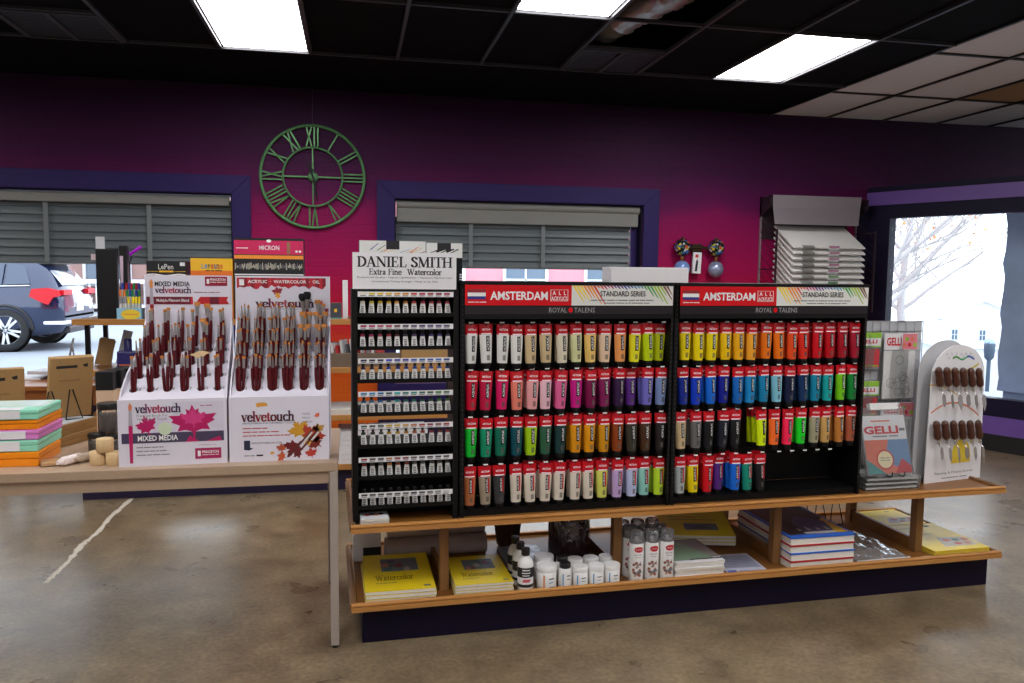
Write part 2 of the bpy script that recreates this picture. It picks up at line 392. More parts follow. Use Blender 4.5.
struct(mb, 'ceiling')
GRID = mat('dark_grid_metal', (58, 58, 62), .5, .2); GRIDB = mat('black_grid_metal', (22, 20, 22), .5)
mb = MB()
for x in GX:
    if -6 < x < XB - .3: mb.box(x - .011, x + .011, -4, 5.985, 3.075, 3.099, GRID)
for y in GY:
    if y > -4: mb.box(-6, XB, y - .011, y + .011, 3.078, 3.099, GRID)
for x0 in (-2.115, 1.545): mb.box(x0, x0 + .61, 5.365, 5.385, 3.078, 3.099, GRID)
for x in wx: mb.box(x - .012, x + .012, -4, YW, 3.085, 3.099, GRIDB)
for y in wy[1:-1]: mb.box(XB, 9.4, y - .012, y + .012, 3.086, 3.099, GRIDB)
struct(mb, 'trim_3')
DIFF = emit('fluorescent_diffuser', (1.0, .985, .99), 14.0)
lab = ['fluorescent ceiling light above the open skeleton clock', 'fluorescent ceiling light beside the white ceiling tiles', 'fluorescent ceiling light next to the silver duct']
fr = MB()
for a in ((0, .61, 0, .02), (0, .61, 1.2, 1.22), (0, .02, .02, 1.2), (.59, .61, .02, 1.2)): fr.box(*a, 0, .05, GRID)
fr.box(.02, .59, .02, 1.2, .045, .05, GRID); frm = fr.mesh('light_frame')
dfm = MB().box(.026, .584, .026, 1.194, -.003, .006, DIFF).mesh('diffuser')
for i, (x, y) in enumerate(lights):
    z = 3.094
    t = thing('ceiling_light', lab[i] if i < 3 else 'fluorescent ceiling light over the front of the shop', 'light', TR(x, y, z), 'fluorescent ceiling lights')
    ob('light_frame', frm, t); ob('diffuser', dfm, t)
VENT = mat('dark_vent_metal', (52, 54, 60), .5, .3)
for x0, l in ((-2.115, 'dark square ceiling vent above the blind-covered window'), (1.545, 'dark square ceiling vent beside the silver flexible duct')):
    t = thing('ceiling_vent', l, 'vent', TR(x0, 5.375, 3.07))
    f = MB()
    for a in ((.01, .6, .01, .03), (.01, .6, .58, .6), (.01, .03, .03, .58), (.58, .6, .03, .58), (.29, .32, .03, .58)): f.box(*a, 0, .028, GRID)
    f.build('vent_frame', t)
    g = MB()
    for k in range(18):
        g.box(.03, .58, .04 + .03 * k, .062 + .03 * k, .008, .012, VENT, TR(0, 0, .004))
    g.box(.03, .58, .03, .58, .024, .027, GRIDB)
    g.build('grille', t)
FOIL = mat('crumpled_foil', (176, 174, 172), .3, .55, bump=.9, scale=22, noise=.2)
mb = MB(); pts = []; rs = []
for k in range(40):
    t = k / 39; pts.append((2.3 - .6 * t, 3.7 + 1.85 * t, 3.36 - .1 * t)); rs.append(.115 + (.008 if k % 2 else -.008) + random.uniform(-.008, .008))
mb.tube(pts, rs, FOIL, 14)
tag(mb.build('flexible_duct'), 'crumpled silver flexible duct hanging above the open ceiling grid', 'duct')

# windows in the back wall
BLM = mat('grey_blind', (98, 105, 107), .45, scale=8); TAPE = mat('blind_tape', (118, 124, 126), .7); ROLL = mat('grey_roller_shade', (128, 128, 124), .6)
def window(name, x0, x1, sill, roll, nsl, tapes):
    t = ob(name, None); t['kind'] = 'structure'
    z0, z1 = WZ; w = .155
    f = MB()
    f.prism([(x0 - w, z0 - w), (x1 + w, z0 - w), (x1, z0), (x0, z0)], -.035, .0, NAVYF, FV(0, YW - .036, 0), .006)
    f.prism([(x0 - w, z1 + w), (x0, z1), (x1, z1), (x1 + w, z1 + w)], -.035, .0, NAVYF, FV(0, YW - .036, 0), .006)
    f.prism([(x0 - w, z0 - w), (x0, z0), (x0, z1), (x0 - w, z1 + w)], -.035, .0, NAVYF, FV(0, YW - .036, 0), .006)
    f.prism([(x1 + w, z0 - w), (x1 + w, z1 + w), (x1, z1), (x1, z0)], -.035, .0, NAVYF, FV(0, YW - .036, 0), .006)
    for a in ((x0, x0 + .012, z0, z1), (x1 - .012, x1, z0, z1), (x0, x1, z0, z0 + .012), (x0, x1, z1 - .012, z1)):
        f.box(a[0], a[1], YW + .001, YW + .199, a[2], a[3], NAVYD)
    if x1 > 0: f.box(x1 - .075, x1 - .012, YW + .1, YW + .14, z0 + .012, z1 - .012, NAVYF)
    f.box(x0 - .15, x1 + .15, YW - .02, YW - .001, .02, z0 - w, NAVY)
    f.build('window_frame', t)
    MB().box(x0 + .012, x1 - .012, YW + .16, YW + .166, z0 + .012, z1 - .012, PANE).build('pane', t)
    b = tag(ob('roller_shade', None), 'grey roller shade cassette above the ' + ('left' if x1 < 0 else 'middle') + ' window blind', 'shade')
    r = MB().box(x0 + .02, x1 - .03, YW + .03, YW + .085, z1 - roll, z1 - .02, ROLL, I4, .008); r.build('cassette', b)
    if roll > .1: MB().tube([(x0 + .02, YW + .05, z1 - .045), (x1 - .02, YW + .05, z1 - .045)], .04, ROLL, 14).build('roller', b)
    bl = tag(ob('window_blind', None), 'wide grey slatted blind half lowered in the ' + ('left window beside the parked car' if x1 < 0 else 'window right of the clock'), 'blind')
    top = z1 - roll; bot = 1.594; n = nsl; s = MB()
    xe = x1 - .085 if x1 > 0 else x1 - .02
    for k in range(n):
        zc = bot + .03 + (top - bot - .02) * k / (n - 1)
        T = TR(0, YW + .11, zc, 0, radians(62))
        pr = [(-.046, -.002), (-.02, .004), (.02, .004), (.046, -.002), (.046, -.005), (.02, .001), (-.02, .001), (-.046, -.005)]
        TT = T @ Matrix(((0, 0, 1, 0), (1, 0, 0, 0), (0, 1, 0, 0), (0, 0, 0, 1)))
        s.prism(pr, x0 + .0125, xe, BLM, TT)
    s.build('slats', bl)
    for x in tapes: MB().box(x - .018, x + .018, YW + .062, YW + .065, bot, top, TAPE).build('ladder_tape', bl)
    MB().box(x0 + .02, xe, YW + .09, YW + .13, bot - .012, bot + .012, BLM, I4, .004).build('bottom_rail', bl)
window('window_1', W1[0], W1[1], .5, .1, 8, (-4.1, -3.3, -2.49, -1.69))
window('window_2', W2[0], W2[1], .5, .2, 6, (1.06, 1.74))
# angled shop window on the right
PA = Vector((5.740, 5.831, 0)); ang = math.atan2(-.896, .443)
TP = TR(PA.x, PA.y, 0, ang)     # local x runs toward the viewer along the window, local y points into the street side
w3 = ob('window_3', None, None, TP); w3['kind'] = 'structure'
s0, s1 = -1.525, 1.72; g0, g1 = -1.285, 1.5
f = MB()
f.box(s0, s1, -.02, .1, 2.377, 2.43, NAVYD); f.box(s0, s1, -.03, .1, 2.248, 2.3765, PURPLE); f.box(s0, s1, -.02, .1, 2.117, 2.2475, NAVYD)
f.box(s0, g0, -.02, .1, .3125, 2.1165, NAVYD); f.box(g1, s1, -.02, .1, .3125, 2.1165, NAVYD)
f.box(g0, g1, -.02, .1, .3125, .4715, NAVYD); f.box(s0, s1, -.03, .1, .152, .312, PURPLE); f.box(s0, s1, -.02, .1, 0, .1515, BLACKP)
f.build('window_frame', w3)
MB().box(g0, g1, .04, .046, .472, 2.1165, PANE).build('pane', w3)

# ------------------------------------------------------------------ outside
SNOW = mat('trodden_snow', (146, 153, 163), .7, scale=.7, noise=.16, bump=.3)
mb = MB(); nx, ny = 36, 30; vs = []
for j in range(ny + 1):
    for i in range(nx + 1):
        x = -50 + 130 * i / nx; y = 4 + 86 * (j / ny) ** 1.6
        z = -.03 + .1 * max(0, min(1, (y - 7.6) / 2))
        if x > 4: dd = math.hypot(x, y); z -= (.13 * max(0, min(8, dd - 12)) + .06 * max(0, min(52, dd - 20))) * min(1, (x - 4) / 6)
        if y < 9: z = -.03
        vs.append((x, y, z))
mb.polys(vs, [(j * (nx + 1) + i, j * (nx + 1) + i + 1, (j + 1) * (nx + 1) + i + 1, (j + 1) * (nx + 1) + i) for j in range(ny) for i in range(nx)], SNOW, True)
struct(mb, 'ground')
def building(label, x0, x1, y0, h, wallc, trimc, cols, rows, roofc=None, z0=-.1, porch=False, gable=False, depth=8, rz=0):
    t = thing('house' if gable else 'building', label, 'house' if gable else 'building', TR(x0, y0, z0, rz)); w = x1 - x0
    wm = mat('render_%d_%d_%d' % wallc, wallc, .8, scale=3, noise=.08); tm = mat('render_%d_%d_%d' % trimc, trimc, .6)
    b = MB()
    if gable:
        b.prism([(0, 0), (w, 0), (w, h), (w / 2, h + w * .22), (0, h)], -depth, 0, wm, FV())
        b.build('wall', t); r = MB(); ov = .4
        for sgn in (0, 1):
            p = [(-ov, h - ov * .44), (w / 2, h + w * .22), (w / 2, h + w * .22 + .18), (-ov, h - ov * .44 + .18)]
            if sgn: p = [(w - a, c) for a, c in p][::-1]
            r.prism(p, -depth - .3, .4, mat('snowy_roof', (220, 224, 230), .7), FV())
        r.build('roof', t)
    else:
        b.box(0, w, 0, depth, 0, h, wm); b.build('wall', t)
        MB().box(-.2, w + .2, -.25, depth, h, h + .35, tm).build('cornice', t)
    gm = mat('dark_window_glass', (88, 108, 128), .15, spec=.8)
    cw = w / cols; rh = h / rows
    for r_ in range(rows):
        for c in range(cols):
            x = cw * (c + .5); z = rh * (r_ + .32); ww = cw * (.1 if gable else .24); hh = rh * (.3 if gable else .5)
            f = MB()
            for a in ((x - ww - .1, x - ww, z - .1, z + hh + .1), (x + ww, x + ww + .1, z - .1, z + hh + .1), (x - ww, x + ww, z - .1, z), (x - ww, x + ww, z + hh, z + hh + .1), (x - .03, x + .03, z, z + hh), (x - ww, x + ww, z + hh * .5 - .03, z + hh * .5 + .03)):
                f.box(a[0], a[1], -.09, -.001, a[2], a[3], tm)
            fo = f.build('window', t)
            MB().box(x - ww, x + ww, -.03, -.002, z, z + hh, gm).build('pane', fo)
    if porch:
        p = MB(); p.box(-.5, w + .5, -1.6, -.3, 1.15, 1.28, tm); p.box(-.5, w + .5, -1.6, -.3, .3, .42, tm); p.box(-.5, w + .5, -1.6, -.3, 2.75, 2.95, tm)
        n = int(w / .22)
        for k in range(n): p.box(-.5 + k * .22, -.44 + k * .22, -1.5, -1.45, .42, 1.15, tm)
        for k in range(int(w / 2.4) + 1): p.box(-.5 + 2.4 * k, -.36 + 2.4 * k, -1.55, -1.4, 0, 2.75, tm)
        p.build('porch_railing', t)
    return t
building('brick building with white window frames and porch across the snowy street', -22, -4.2, 31, 7, (176, 140, 132), (228, 230, 234), 6, 2, porch=True)
building('pink painted building with white framed windows across the street', 1.5, 16, 27, 5, (240, 150, 160), (236, 238, 242), 5, 2)
building('white gabled house seen through the angled shop window', 46.5, 52.5, 56, 2.6, (238, 238, 240), (200, 206, 216), 3, 1, z0=-4.2, gable=True, rz=-.45)
BARK = mat('glare_washed_bark', (186, 180, 178), .9, scale=14, noise=.2); ORL = mat('dry_orange_leaf', (226, 150, 96), .8)  # bark lightened beyond its own brown: outdoor glare is painted into its colour
def tree(label, x, y, z, h, r, leaves, seed):
    rnd = random.Random(seed); b = MB(); lf = MB()
    def branch(p, d, ln, rad, dep):
        pts = [p]; q = p.copy(); dd = d.copy(); n = 6
        for k in range(n):
            dd = (dd + Vector((rnd.uniform(-.13, .13), rnd.uniform(-.13, .13), rnd.uniform(-.05, .1)))).normalized(); q = q + dd * ln / n; pts.append(q.copy())
        rr = [max(.008, rad * (1 - .55 * k / n)) for k in range(n + 1)]
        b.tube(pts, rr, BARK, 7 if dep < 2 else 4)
        if dep < 3:
            for k in range(2, n + 1):
                for _ in range(1 if dep else 2):
                    a = rnd.uniform(0, 2 * pi); nd = (dd * .55 + Vector((cos(a), sin(a), rnd.uniform(.0, .6))) * .75).normalized()
                    branch(pts[k], nd, ln * rnd.uniform(.45, .62), rr[k] * .55, dep + 1)
        if dep == 3 and leaves:
            for _ in range(2):
                c = q + Vector([rnd.uniform(-.25, .25) for _ in range(3)]); T = TR(c.x, c.y, c.z, rnd.uniform(0, 6), rnd.uniform(0, 6))
                lf.poly([(-.06, 0), (0, -.05), (.06, 0), (0, .07)], ORL, T)
    branch(Vector((0, 0, -.3)), Vector((rnd.uniform(-.06, .1), 0, 1)), h * .62, r, 0)
    t = thing('bare_tree', label, 'tree', TR(x, y, z)); b.build('trunk', t)
    if leaves: lf.build('foliage', t)
tree('bare glare-paled tree nearest the left edge of the angled window', 10.4, 15.2, -.9, 8.5, .13, False, 3)
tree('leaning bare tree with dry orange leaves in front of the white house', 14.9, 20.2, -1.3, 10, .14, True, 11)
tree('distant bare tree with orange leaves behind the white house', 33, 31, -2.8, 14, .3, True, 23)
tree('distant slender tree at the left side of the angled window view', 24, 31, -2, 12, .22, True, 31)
MET = mat('meter_grey', (70, 84, 100), .5, .3)
t = thing('parking_meter', 'grey parking meter on a post outside the angled window', 'parking meter', TR(11.42, 12.5, -.88))
MB().tube([(0, 0, 0), (0, 0, .95)], .035, MET, 12).build('post', t)
m_ = MB(); m_.lathe([(.05, .93), (.09, .98), (.105, 1.1), (.11, 1.22), (.1, 1.24)], MET, I4, 16, 1, .7); m_.build('meter_body', t)
m_ = MB(); m_.lathe([(.105, 1.241)] + [(.105 * cos(a * pi / 16), 1.241 + .1 * sin(a * pi / 16)) for a in range(1, 8)] + [(.005, 1.342)], mat('meter_dome', (150, 170, 190), .1, .2), I4, 16, 1, .7); m_.build('dome', t)
GCOL = mat('weathered_grey_post', (146, 160, 180), .6, scale=5, noise=.25, bump=.5)
m_ = MB()
n = 14; rg = []
for k in range(n + 1):
    z = .46 + 1.72 * k / n; wv = .012 * sin(k * 1.7) + .01 * sin(k * 3.1)
    rg.append([(.0 + wv, -.05, z), (.25, -.07, z), (.5, -.05, z), (.5, .05, z), (.25, .06 + wv, z), (.01 + wv, .05, z)])
m_.loft(rg, GCOL, I4, True, False)
t = tag(m_.build('door_post_cover', None, TR(6.16, 6.6, 0, ang)), 'wavy grey weathered post cover outside the angled window', 'post')
MB().box(.05, .4, -.03, .03, -.03, .459, mat('grey_post_base', (126, 140, 156), .5, noise=.1)).build('post_base', t)
MB().box(-.05, .4, -.03, .03, 2.181, 2.46, GCOL).build('post_top', t)

# parked SUV, seen from its rear right side; local x toward the rear
PAINT = mat('dark_blue_car_paint', (22, 36, 70), .15, .3, coat=1.0, noise=.02); CGL = mat('car_glass', (40, 58, 84), .06, spec=.9); TIRE = mat('tyre_rubber', (30, 31, 34), .8); ALLOY = mat('alloy_silver', (205, 208, 214), .3, .7)
car = thing('suv', 'dark blue SUV parked on the snowy street outside the left window', 'car', TR(-5.06, 16.27, .08))
def csec(x, w, zb, zs, zr, wr):   # body ring: lower body half width w from zb to shoulder zs, roof zr half width wr
    r = [(w * .9, zb), (w, zb + .16), (w * 1.0, zs - .12), (w * .965, zs), (wr, zr - .06), (wr * .86, zr), (wr * .4, zr + .02)]
    return [(x, -a, b) for a, b in r] + [(x, a, b) for a, b in r[::-1]]
b = MB()
b.loft([csec(-4.62, .72, .38, .78, .8, .6), csec(-4.5, .84, .3, .88, .92, .7), csec(-4.1, .92, .26, .98, 1.02, .74), csec(-3.45, .95, .24, 1.04, 1.1, .74), csec(-2.75, .95, .24, 1.06, 1.55, .68), csec(-2.2, .955, .24, 1.08, 1.66, .68), csec(-1.2, .955, .24, 1.1, 1.68, .68), csec(-.55, .95, .26, 1.12, 1.63, .66), csec(-.3, .93, .28, 1.12, 1.5, .66), csec(-.08, .9, .32, 1.06, 1.14, .7), csec(.0, .84, .4, .9, .94, .68), csec(.01, .8, .46, .7, .74, .6)], PAINT)
b.build('body', car)
g = MB()
def sidept(x, z):  # on the sloping side glass plane
    k = (z - 1.1) / (1.62 - 1.1); return (x, -(.93 + (.68 - .93) * k) - .012, z)
for pl in ([(-2.66, 1.14), (-1.72, 1.15), (-1.72, 1.575), (-2.1, 1.57)], [(-1.66, 1.15), (-.95, 1.17), (-.95, 1.57), (-1.66, 1.575)], [(-.9, 1.17), (-.5, 1.19), (-.62, 1.5), (-.9, 1.565)]):
    g.polys([sidept(*p) for p in pl], [range(4)], CGL)
g.build('side_windows', car)
g = MB(); g.polys([(-.325, -.6, 1.5), (-.325, .6, 1.5), (-.06, .66, 1.16), (-.06, -.66, 1.16)], [(0, 1, 2, 3)], mat('rear_glass', (190, 205, 222), .08, spec=.9))
g.build('rear_window', car)
s_ = MB(); s_.prism([(-.62, 1.6), (-.2, 1.575), (-.2, 1.54), (-.6, 1.53)], -.62, .62, mat('black_spoiler', (24, 26, 32), .3), FACE); s_.build('spoiler', car)
TL = mat('tail_light_red', (200, 22, 36), .3, spec=.3)
for sg in (-1, 1):
    l = MB(); pr = [(-.5, .97), (-.46, 1.1), (-.2, 1.12), (-.03, 1.08), (.0, .98), (-.12, .95), (-.2, .82), (-.3, .86)]
    l.prism(pr, .0, .05, TL, TR(0, sg * .925, 0) @ (FACE if sg < 0 else FACE @ Matrix.Translation((0, 0, -.05))))
    l.box(-.06, .03, min(sg * .45, sg * .86), max(sg * .45, sg * .86), .99, 1.08, TL)
    l.build('tail_light', car)
    l = MB(); l.box(-.34, .03, min(sg * .55, sg * .93), max(sg * .55, sg * .93), .47, .53, WHITEP, I4, .01); l.build('bumper_reflector', car)
p_ = MB(); p_.box(.005, .02, -.18, .18, .68, .84, WHITEP); p_.build('licence_plate', car)
p_ = MB(); p_.box(-3.6, -.95, -.985, -.95, .28, .4, BLACKP, I4, .02); p_.box(-.2, .05, -.7, .7, .3, .42, BLACKP, I4, .02); p_.build('lower_trim', car)
ch = MB(); ch.tube([sidept(-2.72, 1.1), sidept(-.5, 1.155)], .014, ALLOY, 6); ch.tube([(-2.6, -.62, 1.7), (-.7, -.62, 1.72)], .02, ALLOY, 6); ch.build('chrome_trim', car)
for wx_ in (-.9, -3.72):
    for sg in (-1, 1):
        T = TR(wx_, sg * .87, .375) @ Matrix.Rotation(pi / 2, 4, 'X')
        w_ = MB(); w_.lathe([(.255, -.11), (.35, -.115), (.375, -.08), (.375, .08), (.35, .115), (.255, .11)], TIRE, T, 28, cap=False); wo = w_.build('wheel', car)
        w_ = MB(); w_.lathe([(.25, -.1), (.262, -.1), (.262, .1), (.25, .1)], ALLOY, T, 28, cap=False); w_.lathe([(.06, .07 * -sg - .0), (.001, .09 * -sg)], ALLOY, T, 14)
        zz = .1 if sg < 0 else -.1
        for k in range(10):
            a = 2 * pi * k / 10 + (.12 if k % 2 else -.12)
            w_.prism([(.03, -.024), (.255, -.018), (.255, .018), (.03, .024)], min(zz * .6, zz), max(zz * .6, zz), ALLOY, T @ Matrix.Rotation(a, 4, 'Z'))
        w_.lathe([(.25, -.02), (.001, -.02)], TIRE, T, 20)
        w_.build('rim', wo)
        a_ = MB(); pts = [(wx_ + .43 * cos(pi * k / 12), sg * .955, .375 + .43 * sin(pi * k / 12)) for k in range(13)]
        a_.tube(pts, .028, BLACKP, 6); a_.lathe([(.42, -.02), (.001, -.02)], BLACKP, TR(wx_, sg * .962, .375) @ Matrix.Rotation(pi / 2, 4, 'X'), 24); a_.build('wheel_arch', car)

# ------------------------------------------------------------------ main display table (wood shelves on a navy base)
U1 = 3.125
t = thing('display_stand', 'long two-shelf oak display stand on a dark navy base, nearest the viewer', 'display stand', P(0, 0, 0))
MB().box(0, 3.1, 0, .68, 0, .15, mat('base_navy', (20, 12, 38), .55, spec=.2, noise=.15, scale=5), I4, .004).build('base', t)
def shelf(z0, zlip, zdeck):
    b = MB(); b.box(-.02, U1 - .02, -.035, .695, z0 + .004, zdeck, OAKD)
    pr = [(-.06, z0 + .001), (-.042, z0), (-.03, z0 + .002), (-.03, zlip - .003), (-.037, zlip), (-.05, zlip - .001), (-.056, zlip - .005), (-.056, zlip - .009), (-.049, zlip - .0105), (-.049, zlip - .013), (-.06, zlip - .0145)]
    YZ = Matrix(((0, 0, 1, 0), (1, 0, 0, 0), (0, 1, 0, 0), (0, 0, 0, 1)))
    l = MB(); l.prism(pr, -.045, U1, OAK, YZ); l.prism([(.67 - (p[0] + .03) + .02, p[1]) for p in pr[::-1]], -.045, U1, OAK, YZ)
    XZ = FACE
    l.prism([(-.05 + 0, z0), (-.025, z0), (-.025, zlip - .004), (-.035, zlip), (-.05, zlip - .01)], -.69, .03, OAKV, XZ)
    l.prism([(U1 + .005, z0), (U1 + .005, zlip - .012), (U1 - .008, zlip), (U1 - .02, zlip - .004), (U1 - .02, z0)], -.69, .03, OAKV, XZ)
    return b, l
b, l = shelf(.157, .19, .174); so = b.build('lower_shelf', t); l.build('shelf_lip', so)
b, l = shelf(.486, .518, .504); so = b.build('upper_shelf', t); l.build('shelf_lip', so)
for u in (.35, 1.14, 1.945, 2.735):
    p = MB().box(u - .02, u + .02, .055, .1, .1745, .489, OAKV, I4, .003).build('post', t)
    p = MB().box(u - .02, u + .02, .56, .605, .1745, .489, OAKV, I4, .003).build('post', t)
    MB().box(u - .009, u + .009, .1005, .5595 if u > .5 else .44, .1745, .235, OAKD).build('divider', t)
ZL, ZU = .1745, .5045

# ------------------------------------------------------------------ paint tubes
def tsec(k):   # k 0 top crimp .. 1 bottom shoulder : half width, half depth
    e = min(1, k * 1.35)
    return .0298 - .0076 * k, .0016 + .0155 * math.sin(e * pi / 2) ** .9
HT = .165
def tring(k, g=0.0):
    w, d = tsec(k); w += g; d += g
    return [(w * cos(2 * pi * i / 16), d * sin(2 * pi * i / 16), HT * (1 - k)) for i in range(16)]
def tfront(q, g=.0011):
    x, z = q; k = 1 - z / HT; w, d = tsec(k)
    return Vector((x, -(d + g) * math.sqrt(max(0, 1 - min(.98, (x / w) ** 2))) , z))
def tpatch(mb, x0, x1, z0, z1, m, g):
    nx, nz = 4, 6; vs = [tfront((x0 + (x1 - x0) * i / nx, z0 + (z1 - z0) * j / nz), g) for j in range(nz + 1) for i in range(nx + 1)]
    mb.polys(vs, [(j * (nx + 1) + i, j * (nx + 1) + i + 1, (j + 1) * (nx + 1) + i + 1, (j + 1) * (nx + 1) + i) for j in range(nz) for i in range(nx)], m, True)
TUBEW = mat('tube_white', (226, 226, 222), .32, noise=.03)
b = MB(); b.loft([tring(k) for k in (.27, .4, .55, .7, .85, .96, 1.0)], TUBEW)
SMALLP = mat('fine_print', (110, 108, 104), .5, alpha=.55)
tpatch(b, .0, .013, .012, .034, SMALLP, .0009)
m_body = b.mesh('tube_body')
b = MB(); b.loft([tring(k, .0008) for k in (0, .05, .12, .2, .27)], REDT)
tpatch(b, -.02, .022, HT * .735, HT * .765, WINK, .0016)
b.text('AMSTERDAM', -.017, HT * .835, .036, .0085, WINK, fn=lambda q: tfront(q, .0024), bold=.02)
b.box(-.008, .008, -.0031, .0031, HT * .93, HT * .965, BLACK)
m_head = b.mesh('hang_tab')
b = MB(); tpatch(b, -.001, .014, .05, .115, BLACK, .0012)
b.text('ACRYLIC', .0118, .054, .0095, .057, WINK, fn=lambda q: tfront(q, .0022), spin=True, bold=.03); m_lab = b.mesh('label')
b = MB(); tpatch(b, -.001, .0105, .05, .115, BLACK, .0012); tpatch(b, .0108, .0165, .05, .115, REDT, .0012)
b.text('ACRYLIC', .0092, .054, .008, .057, WINK, fn=lambda q: tfront(q, .0022), spin=True, bold=.03); m_lab2 = b.mesh('label')
m_cap = MB().lathe([(.0185, 0), (.0195, -.003), (.0195, -.022), (.018, -.024)], BLACK, TR(0, 0, 0), 16).mesh('cap')
m_cap.flip_normals()
C = dict(white=(226, 226, 222), tan=(206, 182, 140), ivory=(222, 212, 188), cream=(212, 212, 160), apricot=(236, 196, 110), beige=(224, 196, 166), lightorange=(236, 156, 88), lemon=(226, 220, 30), yellowgreen=(190, 212, 14), limeyellow=(204, 216, 10),
 crimson=(200, 16, 52), cherry=(196, 24, 70), magentared=(214, 24, 98), salmon=(232, 128, 110), pink=(230, 160, 162), palepink=(234, 188, 200), rose=(222, 96, 150), magenta=(196, 20, 130), plum=(120, 16, 70), wine=(128, 26, 84), darkviolet=(50, 24, 66), violet=(94, 42, 140), periwinkle=(112, 106, 196), bluegrey=(120, 140, 188),
 brightgreen=(22, 190, 50), teal=(18, 142, 104), darkteal=(16, 108, 84), deepteal=(10, 76, 88), lime=(160, 204, 20), forest=(44, 92, 66), pine=(26, 56, 58), amber=(220, 146, 14), ochre=(204, 140, 20), rust=(140, 62, 20), greybrown=(60, 56, 48), brown=(74, 46, 28), blackbrown=(34, 28, 28),
 copper=(178, 104, 62), taupe=(160, 146, 126), charcoal=(56, 56, 60), bone=(218, 208, 192), palelime=(212, 216, 100), lilac=(190, 162, 210), ice=(186, 194, 228), mint=(140, 202, 190), acid=(186, 222, 50),
 yellow=(240, 216, 10), goldyellow=(242, 196, 10), gold=(240, 176, 22), honey=(242, 166, 44), orange=(238, 116, 16), redorange=(232, 78, 26), scarlet=(222, 44, 28), red=(204, 14, 30), darkred=(166, 14, 34), deepred=(188, 8, 26), maroon=(148, 10, 36), carmine=(158, 18, 44),
 deepblue=(20, 44, 150), blue=(14, 60, 200), brightblue=(16, 104, 214), ultramarine=(16, 30, 150), azure=(18, 106, 196), cerulean=(24, 136, 200), turquoiseblue=(16, 130, 178), paleblue=(130, 200, 222), navy=(20, 30, 62), darkblue=(18, 50, 96), tealblue=(10, 132, 168), turquoise=(16, 166, 164), leafgreen=(116, 200, 20), green=(14, 128, 52),
 grey=(104, 104, 104), black=(28, 28, 32), blueblack=(30, 32, 46), neonyellow=(222, 250, 16), neonorange=(255, 112, 44), neonpink=(255, 38, 88), neongreen=(20, 222, 36), stone=(166, 160, 132), sand=(206, 162, 94), bronze=(186, 118, 52), terracotta=(170, 88, 60), silver=(170, 178, 180), seagreen=(20, 140, 118))
NM = dict(lightorange='light orange', yellowgreen='yellow green', limeyellow='lime yellow', magentared='magenta red', palepink='pale pink', darkviolet='dark violet', bluegrey='blue grey', brightgreen='bright green', darkteal='dark teal', deepteal='deep teal', greybrown='grey brown', blackbrown='black brown', palelime='pale lime', goldyellow='golden yellow', redorange='red orange', darkred='dark red', deepred='deep red', deepblue='deep blue', brightblue='bright blue', turquoiseblue='turquoise blue', paleblue='pale blue', darkblue='dark blue', tealblue='teal blue', leafgreen='leaf green', blueblack='blue black', neonyellow='neon yellow', neonorange='neon orange', neonpink='neon pink', neongreen='neon green')
ROWS = [  # rack, row, [(colour, tubes hung on the hook, hook number, shift)]
 (0, 0, 'white white white white tan* tan ivory* cream* apricot beige* lightorange lemon yellowgreen* limeyellow'),
 (0, 1, 'crimson cherry magentared salmon pink* palepink rose* magenta plum* wine* darkviolet* violet periwinkle* bluegrey'),
 (0, 2, 'brightgreen teal darkteal deepteal lime* forest pine amber* amber* ochre* rust* greybrown brown* blackbrown'),
 (0, 3, 'copper taupe charcoal bone bone* bone* bone* bone* bone* palelime* lilac* ice* mint* acid*'),
 (1, 0, 'yellow yellow* yellow* goldyellow* gold* honey* orange* orange redorange* scarlet red* deepred* darkred* carmine*'),
 (1, 1, 'deepblue blue brightblue* ultramarine* azure cerulean* turquoiseblue* paleblue navy* darkblue* tealblue* turquoise* leafgreen green*'),
 (1, 2, 'tan grey* black blueblack black* - neonyellow** neonorange neonpink neongreen* stone sand* bronze* terracotta*'),
 (1, 3, 'silver yellow* red* violet brightblue** seagreen black*')]
ZT_ = [1.325, 1.126, .925, .718]; RN = ['top', 'second', 'third', 'bottom']; SIDE = ['left', 'right']
UX = [(.456, .0667), (1.43, .0673)]
def tube(label, group, T, c, special):
    t = thing('paint_tube', label, 'paint tube', T, group)
    m = mat('acrylic_' + c, C[c], .35, noise=.03, spec=.3)
    ob('tube_body', recolor(m_body, m), t); ob('hang_tab', m_head, t); ob('label', m_lab2 if special else m_lab, t); ob('cap', m_cap, t)
rnd = random.Random(5)
HOOKS = {0: [], 1: []}
